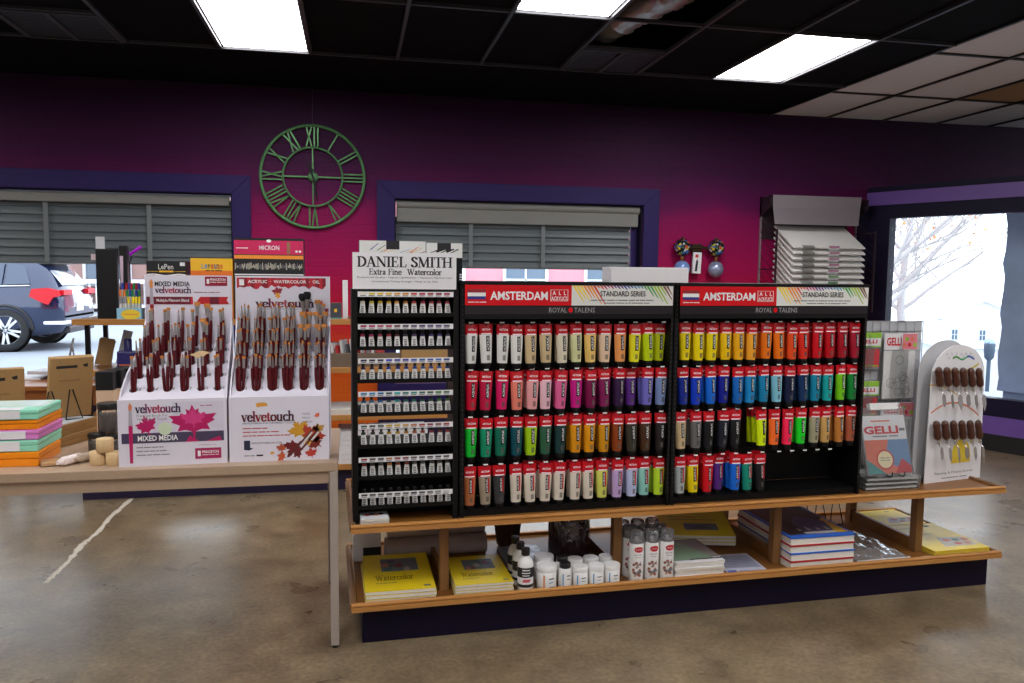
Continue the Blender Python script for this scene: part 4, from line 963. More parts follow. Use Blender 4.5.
def jar(label, T, r, h, c, big=False, group='white plastic jars'):
    t = thing('medium_jar', label, 'jar', T, group); zc = h * .74
    MB().lathe([(r * .93, 0), (r, .004), (r, zc), (r * .9, zc + .002)], WHITEP, I4, 22).build('jar_body', t)
    MB().lathe([(r * 1.03, zc + .0025), (r * 1.04, zc + .005), (r * 1.04, h - .003), (r * .98, h)], WHITEP, I4, 22).build('lid', t)
    b = MB(); rr_ = r * 1.02; rap = lambda q: Vector((rr_ * sin(q[0] / r), -rr_ * cos(q[0] / r), q[1]))
    m = col(*c); b.lines([6], -r * .35, zc * .1, r * .3, zc * .78, m, fn=rap, spin=True)
    b.lines([5], -r * .02, zc * .62, r * .6, zc * .12, INK, fn=rap); b.lines([7], 0, zc * .42, r * .5, zc * .1, col(90, 150, 190), fn=rap); b.lines([12], 0, zc * .2, r * .6, zc * .07, GREYINK, fn=rap)
    b.build('label', t)
ORC, BLC = (226, 140, 80), (70, 150, 206)
jar('widest white jar with orange side lettering, at the front', P(.79, -.003, ZL), .0435, .108, ORC)
jar('wide white jar directly behind the widest front jar', P(.806, .1, ZL), .0435, .11, ORC)
for i, (u, l) in enumerate(((.942, 'white jar beside the black-capped bottle, front row'), (1.016, 'middle white jar of the front row of blue-lettered jars'), (1.09, 'white jar next to the oak post, front row'))):
    jar(l, P(u, -.008, ZL, radians(-6)), .035, .09, BLC)
for i, (u, l) in enumerate(((.947, 'white jar in the back row behind the black-capped bottle'), (1.023, 'middle white jar of the back row'), (1.094, 'back-row white jar against the oak post'))):
    jar(l, P(u, .085 if i < 2 else .09, ZL), .0345, .09, BLC) if i < 2 else jar(l, P(1.098, .09, ZL), .0325, .09, BLC)
def sbottle(label, T):
    t = thing('small_bottle', label, 'bottle', T, 'black-capped white bottles'); MB().lathe([(.028, 0), (.03, .003), (.03, .078), (.026, .086), (.02, .089)], WHITEP, I4, 20).build('bottle_body', t)
    MB().lathe([(.024, .0895), (.025, .091), (.025, .108), (.022, .111)], BLACKP, I4, 20).build('cap', t)
    b = MB(); rap = lambda q: Vector((.0304 * sin(q[0] / .03), -.0304 * cos(q[0] / .03), q[1]))
    b.lines([6], -.011, .008, .01, .06, col(*BLC), fn=rap, spin=True); b.lines([3], .0, .055, .018, .009, INK, fn=rap); b.lines([7], .0, .04, .017, .007, GREYINK, fn=rap); b.build('label', t)
sbottle('small white bottle with black cap between the white jars, front row', P(.872, -.01, ZL)); sbottle('small white bottle with black cap standing behind the front black-capped one', P(.882, .068, ZL))
GLD = mat('dark_glass_jar', (58, 42, 48), .08, spec=.8, coat=.6)
t = thing('glass_jar', 'large dark glass jar with purple-brown contents behind the white jars', 'jar', P(.985, .3, ZL)); b = MB(); b.lathe([(.09, 0), (.1, .01), (.1, .2), (.09, .235), (.075, .25)], GLD, I4, 26); b.build('jar_body', t)
MB().lathe([(.08, .2505), (.08, .275), (.076, .278)], CHROME, I4, 24).build('lid', t)
b = MB(); rr = random.Random(3)
for k in range(10):
    a = rr.uniform(-.9, .9); z = rr.uniform(.12, .22); r = rr.uniform(.006, .012); b.tube([(.101 * sin(a + .06 * j), -.101 * cos(a + .06 * j), z + r * sin(j)) for j in range(4)], .003, mat('painted_jar_highlight', (170, 160, 170), .3), 5)
b.build('contents', t)  # pale strokes on the outer glass are painted highlights, not jar contents
BAS = mat('dark_woven_fibre', (84, 64, 50), .8, scale=60, noise=.4, bump=.8)
t = thing('brush_basket', 'dark brown ribbed basket tapering down, behind the black-capped bottles', 'basket', P(.745, .56, ZL)); b = MB()
b.lathe([(.045, 0), (.05, .01), (.075, .2), (.078, .23), (.07, .23), (.045, .03), (.001, .03)], BAS, I4, 24, cap=False)
for k in range(24): a = 2 * pi * k / 24; b.tube([(.052 * cos(a), .052 * sin(a), .012), (.079 * cos(a), .079 * sin(a), .23)], .004, BAS, 5)
b.build('basket_body', t)
carton('toy_house_box', 'small grey box with dark square window openings behind the glass jar', 'box', P(1.005, .43, ZL), .12, .1, .2, mat('dull_grey_card', (110, 102, 104), .7), lambda b, w, h: [b.rect(x, z, x + .035, z + .05, INK, FV(0, -.0003, 0), .0004) for x in (.018, .066) for z in (.03, .11)])
# spray cans
PICS = mat('can_picture', (150, 120, 106), .5, scale=50, noise=.5)
b = MB().lathe([(.0315, 0), (.033, .003), (.033, .172), (.031, .178), (.024, .183)], WHITEP, I4, 22); m_cb = b.mesh('can_body')
b = MB(); rap = lambda q: Vector((.0336 * sin(q[0] / .033), -.0334 * cos(q[0] / .033), q[1])); rap2 = lambda q: Vector((.0340 * sin(q[0] / .033), -.0338 * cos(q[0] / .033), q[1])); rap3 = lambda q: Vector((.0343 * sin(q[0] / .033), -.0341 * cos(q[0] / .033), q[1]))
for k in range(12):
    xa, xb = -1 + k / 6, -1 + (k + 1) / 6; ya, yb_ = math.sqrt(1 - xa * xa), math.sqrt(max(0, 1 - xb * xb))
    b.polys([rap((.006 + .022 * u_, .152 + .013 * v_)) for u_, v_ in ((xa, -ya), (xb, -yb_), (xb, yb_), (xa, ya))], [range(4)], col(196, 30, 44))
b.text('Krylon', -.007, .1485, .026, .007, WINK, fn=rap3); b.lines([7, 5], -.016, .125, .034, .006, GREYINK, fn=rap); b.lines([7, 7], -.012, .115, .028, .004, GREYINK, fn=rap)
rr = random.Random(6)
for k in range(26):
    x, z, r = rr.uniform(-.02, .022), rr.uniform(.035, .095), rr.uniform(.003, .008)
    b.polys([rap((x + r * cos(2 * pi * i / 8), z + r * sin(2 * pi * i / 8))) if k % 2 else rap2((x + r * cos(2 * pi * i / 8), z + r * sin(2 * pi * i / 8))) for i in range(8)], [range(8)], [col(150, 96, 84), col(190, 166, 150), col(110, 120, 130), col(120, 70, 64)][k % 4])
b.lines([2, 2], -.01, .012, .022, .007, GREYINK, fn=rap); m_cl = b.mesh('label')
m_cn = MB().lathe([(.02, .1835), (.02, .186), (.008, .188), (.008, .2), (.001, .2)], WHITEP, I4, 14).mesh('nozzle')
CAPM = glassmat('clear_grey_cap', (.62, .62, .65), 1.5, .05, .22, (.5, .5, .52))
m_cc = MB().lathe([(.0325, .178), (.0325, .215), (.029, .228), (.02, .232), (.001, .233)], CAPM, I4, 20, cap=False).mesh('cap')
for r in range(3):
    for k in range(3):
        t = thing('spray_can', 'white spray can with a clear cap, %s of three in the %s row' % (['left one', 'middle one', 'right one'][k], ['front', 'middle', 'back'][r]), 'spray can', P(1.205 + .0725 * k - .004 * r, -.005 + .075 * r, ZL, radians(-10 + 3 * k)), 'clear-capped spray cans')
        ob('can_body', m_cb, t); ob('label', m_cl, t); ob('nozzle', m_cn, t); ob('cap', m_cc, t)
# stacks of books and pads further right
for i in range(6):
    t = thing('drawing_pad', 'white-edged drawing pad, %s in the stack right of the spray cans' % ['lowest', 'second lowest', 'third lowest', 'third from top', 'second from top', 'topmost with green cover,'][i], 'paper pad', P(1.385 + .004 * (i % 3), -.028 + .003 * ((i * 2) % 3), ZL + .0118 * i, radians(-1 + .5 * (i % 3))), 'white-edged drawing pads')
    MB().box(0, .238, 0, .3, .001, .0108, PAPER).build('pages', t)
    b = MB(); b.box(-.001, .239, -.001, .301, .0109, .0116, WHITE)
    if i == 5:
        T = TR(0, 0, .0117); b.rect(0, .03, .2, .3, col(120, 150, 122), T, .0002); b.poly([(.2, .05), (.239, .05), (.239, .3), (.12, .3)], col(126, 120, 118), T, .0003); b.rect(.08, .028, .239, .042, INK, T, .0003)
    b.build('cover', t)
t = thing('flat_envelope', 'flat white envelope with blue lettering lying beside the drawing pads', 'packet', P(1.655, -.03, ZL, radians(-4))); b = MB(); b.box(0, .2, 0, .25, 0, .003, mat('pale_blue_paper', (196, 200, 216), .4), I4); b.build('sleeve', t)
b = MB(); T = TR(0, 0, .0031); b.rect(.006, .012, .05, .045, col(60, 90, 190), T, .0002); b.lines([7], .06, .015, .12, .026, col(60, 90, 190), T, .0003); b.rect(.01, .07, .19, .23, col(150, 152, 172), T, .0002)
for k in range(6): b.rect(.02, .09 + .02 * k, .17 - .01 * (k % 3), .094 + .02 * k, col(110, 114, 140), T, .0004)
b.build('printed_front', t)
for i in range(3):
    T = P(1.50, .36, ZL + .02 + .017 * i, radians(-14)) @ Matrix.Rotation(radians(9), 4, 'X')
    pt = pad('big yellow pad leaning up behind the drawing pads, %s of three' % ['lowest', 'middle', 'top one with grey picture,'][i], T, .36, .27, .0165, False, 4)
    if i == 2:
        b = MB(); b.rect(.12, .06, .29, .13, col(108, 110, 124), TR(0, 0, .0166), .0002); b.poly([(.15, .07), (.2, .12), (.26, .075)], col(80, 84, 100), TR(0, 0, .0166), .0004); b.rect(.06, .2, .2, .206, col(150, 130, 20), TR(0, 0, .0166), .0003); b.rect(.05, .17, .3, .175, col(150, 130, 20), TR(0, 0, .0166), .0003)
        b.build('printed_picture', pt)
carton('pad_support', 'low dark box under the leaning yellow pads', 'box', P(1.52, .5, ZL), .3, .12, .035, BLACKP)
RC, BC = mat('red_cover', (176, 36, 48), .35), mat('blue_cover', (44, 104, 206), .35)
for i in range(4):
    cv = BC if i % 2 else RC
    t = thing('sketchbook', '%s-covered thick sketchbook, %s of its stack' % (['red', 'blue', 'red', 'blue'][i], ['bottom', 'second from bottom', 'second from top', 'top one with gold-framed cover'][i]), 'sketchbook', P(1.972 + .003 * (i % 2), -.022 + .003 * i, ZL + .0372 * i, radians(-.3 * i)), 'thick sketchbooks in a stack')
    MB().box(0, .333, 0, .5, .0022, .028, PAPER).build('pages', t)
    b = MB(); b.box(-.003, .336, -.003, .503, .0285, .037, cv, I4, .001); b.box(-.002, .335, -.002, .502, 0, .0021, PAPER)
    if i == 3:
        T = TR(0, 0, .0371); b.rect(.012, .03, .322, .48, col(44, 40, 44), T, .0002); b.poly([(.15, .03), (.322, .03), (.322, .25), (.27, .2), (.15, .12)], col(206, 160, 50), T, .0003); b.poly([(.12, .06), (.26, .05), (.3, .2), (.2, .3), (.12, .2)], col(70, 70, 110), T, .0004)
        b.rect(.1, .032, .26, .06, col(200, 196, 190), T, .0005); b.rect(.012, .1, .06, .48, col(64, 54, 50), T, .0005)
        for k in range(4): b.poly([(.09 + .05 * k, .08), (.11 + .05 * k, .08), (.1 + .05 * k, .12 + .02 * (k % 2))], col(180, 174, 170), T, .0006)
    b.build('cover', t)
BAGM = mat('silver_film', (222, 224, 228), .16, .75, bump=1.0, scale=16, noise=.4)
t = thing('film_bag', 'crumpled silvery clear film bag lying beside the sketchbook stack', 'plastic bag', P(2.335, -.012, ZL, radians(1))); b = MB(); rr = random.Random(12); n1, n2 = 22, 26
vs = [(.3 * i / n1, .42 * j / n2, .004 + (.03 + .012 * sin(i * .7) * sin(j * .6) + rr.uniform(-.008, .012)) * (sin(pi * i / n1) ** .5 if 0 < i < n1 else 0) * (sin(pi * j / n2) ** .5 if 0 < j < n2 else 0)) for j in range(n2 + 1) for i in range(n1 + 1)]
b.polys(vs, [(j * (n1 + 1) + i, j * (n1 + 1) + i + 1, (j + 1) * (n1 + 1) + i + 1, (j + 1) * (n1 + 1) + i) for j in range(n2) for i in range(n1)], BAGM, True); b.rect(0, 0, .3, .42, BAGM, I4, .001)
b.build('film', t)
MB().box(-.0, .3, -.003, .0, .001, .009, WHITEP).build('sealed_edge', t)
t = thing('wire_easel', 'black zigzag wire easel standing behind the sketchbooks', 'easel', P(2.36, .52, ZL)); b = MB()
for x in (0, .1, .2): b.tube([(x, 0, .003), (x + .04, .03, .24), (x + .08, 0, .003)], .003, BLACK, 6)
b.tube([(0, 0, .003), (.28, 0, .003)], .003, BLACK, 6); b.build('wire_frame', t)
def ypad(label, T, w, d, h, seed):
    t = pad(label, T, w, d, h, False, seed, 'yellow mixed pads at the right end', edge=mat('yellow_pad_edge', (216, 186, 30), .5, noise=.1, scale=90)); b = MB(); T2 = TR(0, 0, h)
    b.poly([(w * .32, d * .12), (w * .95, d * .12), (w * .95, d * .42), (w * .5, d * .46)], col(206, 200, 190), T2, .0003)
    for k, c in enumerate(((214, 120, 100), (200, 96, 88), (80, 130, 110), (210, 140, 110), (206, 110, 96))): disc(b, w * (.56 + .085 * k), d * (.2 + .13 * ((k + 1) % 2)), w * .06, d * .045, col(*c), T2, .0005 + .0001 * k, 14)
    b.rect(w * .12, d * .84, w * .4, d * .86, col(170, 150, 30), T2, .0004); b.rect(w * .1, d * .6, w * .6, d * .615, col(170, 150, 30), T2, .0004); b.rect(w * .72, d * .87, w * .82, d * .92, GREYINK, T2, .0004)
    b.build('printed_picture', t)
for i in range(2): ypad('yellow pad with fruit picture at the right end front, %s of two' % ['lower', 'upper'][i], P(2.765 + .002 * i, -.02 + .002 * i, ZL + .014 * i), .32, .39, .0135, 5)
for i in range(2): ypad('yellow pad with fruit picture at the right end behind the front pads, %s of two' % ['lower', 'upper'][i], P(2.762, .39, ZL + .012 * i, radians(1)), .31, .255, .0115, 6)

# ------------------------------------------------------------------ left table and what stands on it
TZ = .775
LAM = mat('beige_laminate', (176, 151, 127), .45, scale=90, noise=.1); LEGM = mat('grey_table_leg', (168, 156, 146), .45)
t = thing('table', 'beige laminate table with grey metal legs at the left front', 'table', TR(-1.01, 3.58, 0)); x0, x1, y0, y1 = -.94, .945, -.362, .362
MB().box(x0, x1, y0, y1, TZ - .036, TZ, LAM, I4, .003).build('tabletop', t)
b = MB()
for a in ((x0 + .012, x1 - .035, y0 + .012, y0 + .03), (x0 + .012, x1 - .012, y1 - .03, y1 - .012), (x0 + .012, x0 + .03, y0 + .031, y1 - .031), (x1 - .03, x1 - .012, y0 + .035, y1 - .031)): b.box(a[0], a[1], a[2], a[3], TZ - .086, TZ - .0365, LAM)
b.build('apron', t)
for x in (x0 + .0, x1 - .033):
    for y in (y0, y1 - .033):
        if x > 0 and y > 0: x -= .03
        l = MB().box(x, x + .033, y, y + .033, .012, TZ - .0365, LEGM, I4, .003).build('leg', t); MB().lathe([(.012, 0), (.014, .002), (.014, .0119)], BLACKP, TR(x + .0165, y + .0165), 12).build('foot_cap', l)
LAV = mat('display_white', (224, 220, 232), .35, noise=.02)
GREYH = mat('hole_grey', (150, 150, 156), .5); SIL = mat('ferrule_silver', (176, 172, 172), .3, .75)
AMB = mat('amber_bristle', (190, 120, 52), .7, noise=.15, scale=80); CRM = mat('cream_bristle', (226, 196, 150), .7, noise=.1); BLB = mat('black_bristle', (18, 18, 20), .9)
MAG = col(186, 20, 96); DRED = col(150, 20, 40); CRIM = col(110, 14, 40); DVIO = col(70, 62, 90)
def stand(label, X0, Y0, rz, w, wb, nrow, kind):
    # side outline: front panel, holed slope, tall back panel
    F = TR(X0, Y0, TZ, rz); t = thing('brush_display', label, 'brush display', F)
    zf, ys, yb, zb, zt = .262, .02, .305, .45, .742
    xo = lambda y: (w - wb) * max(0, min(1, (y - .02) / .285))      # the left bay narrows to the back
    fr = MB(); T = FV(0, 0, 0)
    fr.box(0, w, 0, .012, .0, zf, LAV); 
    P0 = FV(.012, -.0004, .006); pw, ph = w - .024, zf - .012
    if kind == 0:
        LB, VL, PKL = col(214, 208, 224), col(190, 176, 214), col(222, 120, 176)
        fr.rect(.0, ph * .34, pw, ph * .5, DVIO, P0, .0002); fr.rect(pw * .5, ph * .34, pw, ph * .98, LB, P0, .0001); fr.rect(pw * .3, ph * .42, pw * .5, ph * .75, LB, P0, .0001); disc(fr, pw * .42, ph * .56, pw * .07, ph * .1, col(206, 220, 190), P0, .0003)
        leafp(fr, pw * .7, ph * .6, pw * .27, .05, MAG, P0, .0006, .82); leafp(fr, pw * .7, ph * .68, pw * .15, .05, col(214, 60, 130), P0, .0008, .9)
        leafp(fr, pw * .25, ph * .58, pw * .12, .3, MAG, P0, .0006, 1.2); fr.poly([(pw * .62, ph * .34), (pw * .76, ph * .34), (pw * .66, ph * .44)], MAG, P0, .0005); fr.poly([(pw * .82, ph * .34), (pw * .98, ph * .34), (pw * .96, ph * .42)], MAG, P0, .0005)
        fr.serif('velvetouch', pw * .14, ph * .82, pw * .44, ph * .13, [col(40, 36, 70), col(70, 34, 80), col(110, 30, 84), col(150, 26, 84), col(180, 24, 86), col(190, 24, 90), col(150, 26, 84), col(110, 30, 84), col(70, 34, 80), col(60, 36, 76)], P0, .001, (.2, .08))
        fr.text('Premium Brush For', pw * .15, ph * .755, pw * .3, ph * .035, GREYINK, P0, .0009); fr.text('The Perfect Touch', pw * .15, ph * .7, pw * .29, ph * .035, GREYINK, P0, .0009)
        fr.text('MIXED MEDIA', pw * .155, ph * .375, pw * .39, ph * .085, WINK, P0, .0012, .04)
        for k, s_ in enumerate(('Superior multiple filament blend', 'Firmest snap, spring and control', 'Excellent color holding capacity')): fr.lines([len(q) for q in s_.split()], pw * .14, ph * (.26 - .06 * k), pw * (.26 + .03 * k), ph * .028, GREYINK, P0, .0009)
        fr.rect(pw * .71, ph * .06, pw * .97, ph * .23, col(170, 24, 90), P0, .0006); fr.text('PRINCETON', pw * .78, ph * .145, pw * .165, ph * .045, WINK, P0, .0009, .03); fr.lines([6, 5, 3], pw * .78, ph * .11, pw * .165, ph * .02, WINK, P0, .0009); fr.rect(pw * .735, ph * .1, pw * .765, ph * .19, WINK, P0, .0009)
        fr.lines([3, 5], pw * .77, ph * .9, pw * .12, ph * .022, DRED, P0, .0009); fr.text('princetonbrush.com', pw * .75, ph * .27, pw * .17, ph * .022, DRED, P0, .0009)
        # printed brush
        fr.poly([(pw * .075, ph * .03), (pw * .105, ph * .03), (pw * .11, ph * .62), (pw * .07, ph * .62)], MAG, P0, .0008); fr.poly([(pw * .07, ph * .62), (pw * .11, ph * .62), (pw * .105, ph * .86), (pw * .075, ph * .86)], col(176, 170, 180), P0, .0008); fr.poly([(pw * .075, ph * .86), (pw * .105, ph * .86), (pw * .108, ph * .93), (pw * .09, ph * .985), (pw * .072, ph * .93)], col(222, 130, 90), P0, .0008)
    else:
        fr.serif('velvetouch', pw * .1, ph * .63, pw * .56, ph * .155, [col(90, 16, 40), col(90, 16, 40), col(120, 20, 44), col(150, 30, 44), col(200, 60, 60), col(196, 40, 60), col(150, 30, 44), col(90, 16, 40), col(70, 16, 40), col(70, 16, 40)], P0, .0006, (.2, .08))
        fr.poly([(pw * .26, ph * .86), (pw * .38, ph * .88), (pw * .36, ph * .93), (pw * .3, ph * .935), (pw * .25, ph * .92)], col(226, 160, 60), P0, .0006)
        fr.text('PREMIUM BRUSH FOR THE PERFECT TOUCH', pw * .11, ph * .585, pw * .55, ph * .026, INK, P0, .0006)
        for k, s_ in enumerate(('Superior synthetic blend', 'Firmest snap, spring and control', 'Short and long handles for every artist and medium')): fr.lines([len(q) for q in s_.split()], pw * .11, ph * (.5 - .06 * k), pw * (.26 + .12 * k), ph * .032, col(190, 70, 70), P0, .0006)
        fr.text('PRINCETONBRUSH.COM', pw * .2, ph * .26, pw * .32, ph * .03, INK, P0, .0006); fr.lines([4, 3], pw * .12, ph * .06, pw * .11, ph * .026, GREYINK, P0, .0006); fr.lines([7], pw * .25, ph * .05, pw * .07, ph * .05, INK, P0, .0006)
        for k, s_ in enumerate(('MIXED', 'MEDIA', 'BRUSHES')): fr.text(s_, pw * .745, ph * (.72 - .065 * k), pw * (.085 + .025 * (k == 2)), ph * .03, GREYINK, P0, .0006)
        for cx, cy, r, a, c in ((.72, .45, .14, .5, (206, 150, 40)), (.85, .36, .16, -.5, (176, 60, 40)), (.67, .2, .14, 2.4, (110, 26, 30)), (.98, .24, .1, .9, (126, 40, 30)), (.98, .47, .08, .2, (190, 140, 60)), (.52, .17, .07, .1, (176, 80, 50)), (.84, .07, .08, .2, (190, 60, 50)), (.53, .04, .07, 1.2, (200, 90, 50)), (.91, .7, .04, .6, (216, 100, 70)), (.42, .1, .03, .3, (226, 160, 60)), (.82, .27, .07, 1.0, (224, 160, 60))):
            leafp(fr, pw * min(cx, 1 - r), ph * cy, pw * r, a, col(*c), P0, .0006 + .0001 * (cx > .8), 1.0)
        for dx in (0, .07): fr.poly([(pw * (.57 + dx), ph * .03), (pw * (.6 + dx), ph * .03), (pw * (.86 + dx), ph * .46), (pw * (.84 + dx), ph * .47)], col(90, 40, 36), P0, .0009); fr.poly([(pw * (.76 + dx), ph * .3), (pw * (.785 + dx), ph * .29), (pw * (.86 + dx), ph * .43), (pw * (.84 + dx), ph * .44)], col(210, 206, 204), P0, .001)
        fr.rect(pw * .12, ph * .2, pw * .185, ph * .32, col(40, 44, 70), P0, .0006); fr.poly([(pw * .12, ph * .17), (pw * .18, ph * .16), (pw * .22, ph * .2), (pw * .19, ph * .2), (pw * .12, ph * .2)], col(40, 44, 70), P0, .0006)
    fr.build('front_panel', t)
    # sides
    for sgn in (0, 1):
        s_ = MB(); out = [(0.0125, 0), (yb + .02, 0), (yb + .02, zt - .03), (yb + .012, zt), (yb, zt), (yb - .006, zb + .1), (yb - .04, zb + .03), (.19, zf + .155), (.1, zf + .09), (.04, zf + .03), (.0125, zf - .015)]
        n = len(out); th = .006
        def px(y, o): return (xo(y) if sgn == 0 else w) + o
        vs = [F.inverted() @ F @ Vector((px(y, o), y, z)) for o in (((0, th) if sgn == 0 else (-th, 0))) for y, z in out]
        s_.polys(vs, [tuple(range(n)), tuple(range(2 * n - 1, n - 1, -1))] + [(i, n + i, n + (i + 1) % n, (i + 1) % n) for i in range(n)], LAV)
        s_.build('side_panel', t)
    # holed slope with real sockets
    sl = MB(); ncol = 6; L_ = math.hypot(yb - ys, zb - zf); cells = {}
    def spt(a, q):   # a across 0..1, q up the slope 0..1
        y = ys + (yb - ys) * q; z = zf + (zb - zf) * q; xl = xo(y) + .0075; return Vector((xl + (w - .0075 - xl) * a, y, z))
    nrm = Vector((0, -(zb - zf), yb - ys)).normalized()
    q0, q1 = .04, 1.0
    for r in range(nrow):
        for c in range(ncol):
            a0, a1 = c / ncol, (c + 1) / ncol; b0, b1 = q0 + (q1 - q0) * r / nrow, q0 + (q1 - q0) * (r + 1) / nrow
            corners = [spt(a0, b0), spt(a1, b0), spt(a1, b1), spt(a0, b1)]; mid = sum(corners, Vector()) / 4
            ax = (corners[1] - corners[0]).normalized(); ay = (corners[3] - corners[0]).normalized(); R_ = .0165; N_ = 16
            circ = [mid + ax * R_ * .95 * cos(2 * pi * i / N_ - 3 * pi / 4) + ay * R_ * sin(2 * pi * i / N_ - 3 * pi / 4) for i in range(N_)]
            sq = []
            for i in range(N_): k = i // 4; f_ = (i % 4) / 4; sq.append(corners[k] + (corners[(k + 1) % 4] - corners[k]) * f_)
            sl.polys(sq + circ, [(i, (i + 1) % N_, N_ + (i + 1) % N_, N_ + i) for i in range(N_)], LAV)
            low = [p - Vector((0, 0, .06)) for p in circ]
            sl.polys(circ + low, [(i, (i + 1) % N_, N_ + (i + 1) % N_, N_ + i) for i in range(N_)] + [tuple(range(2 * N_ - 1, N_ - 1, -1))], GREYH)
            cells[(r, c)] = (mid, ax)
            tx = mid + ax * (R_ + .006); TT = Matrix.Translation(tx + nrm * .0005) @ Matrix((ax, ay, nrm)).transposed().to_4x4()
            sl.rect(-.003, -.006, .003, -.001, GREYINK, TT); sl.rect(-.003, .001, .003, .007, GREYINK, TT); sl.rect(-.003, .009, .003, .0105, DRED, TT)
    sl.polys([spt(0, 0) + Vector((0, -.008, 0)), spt(1, 0) + Vector((0, -.008, 0)), spt(1, q0), spt(0, q0)], [(0, 1, 2, 3)], LAV)
    sl.build('holed_slope', t)
    bk = MB(); bk.prism([(xo(yb), 0), (w, 0), (w, zt - .01), (w - .01, zt), (xo(yb) + .01, zt), (xo(yb), zt - .01)], -(yb + .012), -(yb + .002), LAV, FV())
    B0 = FV(xo(yb), yb + .0015, zb); bw, bh = w - xo(yb), zt - zb
    if kind == 0:
        bk.text('MIXED MEDIA', bw * .115, bh * .84, bw * .4, bh * .07, INK, B0, .0006, .045); bk.serif('velvetouch', bw * .12, bh * .745, bw * .41, bh * .085, [col(50, 30, 60), col(90, 30, 70), col(120, 24, 70), col(150, 20, 70), col(190, 40, 80), col(180, 40, 80), col(140, 24, 70), col(110, 26, 70), col(70, 30, 66), col(60, 30, 60)], B0, .0006, (.2, .09))
        bk.rect(0, bh * .58, bw * .52, bh * .69, CRIM, B0, .0004); bk.poly([(bw * .52, bh * .58), (bw * .55, bh * .58), (bw * .545, bh * .69), (bw * .52, bh * .69)], col(200, 30, 50), B0, .0004)
        bk.poly([(bw * .58, bh * .6), (bw * .66, bh * .58), (bw * .97, bh * .58), (bw * .94, bh * .64), (bw * .96, bh * .69), (bw * .63, bh * .69)], col(190, 30, 40), B0, .0004); bk.rect(bw * .74, bh * .58, bw * .85, bh * .69, CRIM, B0, .0005)
        bk.text('Multiple Filament Blend', bw * .13, bh * .605, bw * .37, bh * .055, WINK, B0, .0008, .02); bk.lines([12, 5, 1, 8, 5], bw * .56, bh * .745, bw * .3, bh * .02, DRED, B0, .0006)
        bk.rect(bw * .69, bh * .85, bw * .95, bh * .985, col(150, 14, 50), B0, .0004); bk.text('PRINCETON', bw * .75, bh * .925, bw * .18, bh * .035, WINK, B0, .0007, .03); bk.lines([6, 5, 3], bw * .75, bh * .895, bw * .18, bh * .018, WINK, B0, .0007); bk.rect(bw * .71, bh * .88, bw * .74, bh * .95, WINK, B0, .0007)
        bk.poly([(bw * .07, bh * .12), (bw * .085, bh * .12), (bw * .1, bh * .58), (bw * .055, bh * .58)], DRED, B0, .0007); bk.poly([(bw * .055, bh * .58), (bw * .1, bh * .58), (bw * .09, bh * .82), (bw * .06, bh * .82)], col(176, 170, 180), B0, .0007); bk.poly([(bw * .058, bh * .82), (bw * .092, bh * .82), (bw * .095, bh * .9), (bw * .075, bh * .95), (bw * .055, bh * .9)], col(222, 140, 70), B0, .0007)
    else:
        n = 26; rr = random.Random(3); pts = [(bw * .015 + bw * .94 * i / n, bh * (.84 + rr.uniform(-.035, .03))) for i in range(n + 1)]
        for p, q in zip(pts, pts[1:]): bk.poly([p, q, (q[0], bh * .975), (p[0], bh * .975)], [col(180, 24, 44), col(196, 40, 56), col(140, 14, 36)][rr.randrange(3)], B0, .0004)
        bk.text('ACRYLIC  ·  WATERCOLOR  ·  OIL', bw * .13, bh * .895, bw * .76, bh * .048, WINK, B0, .0007, .04); bk.rect(bw * .04, bh * .86, bw * .09, bh * .95, WINK, B0, .0007)
        leafp(bk, bw * .44, bh * .76, bw * .07, .2, col(150, 30, 50), B0, .0006); leafp(bk, bw * .45, bh * .72, bw * .045, 2.0, col(230, 160, 50), B0, .0008); leafp(bk, bw * .9, bh * .6, bw * .035, .5, col(190, 60, 50), B0, .0006); leafp(bk, bw * .96, bh * .48, bw * .04, .5, col(160, 30, 50), B0, .0006)
        bk.serif('velvetouch', bw * .21, bh * .54, bw * .62, bh * .12, [col(60, 20, 60), col(90, 20, 60), col(120, 20, 60), col(150, 20, 60), col(180, 40, 70), col(190, 50, 80), col(140, 24, 60), col(100, 20, 60), col(80, 20, 60), col(70, 20, 60)], B0, .0006, (.2, .08)); bk.text('PREMIUM BRUSH FOR THE PERFECT TOUCH', bw * .23, bh * .505, bw * .42, bh * .02, GREYINK, B0, .0006)
    bk.build('back_panel', t)
    return F, cells
BR = {}
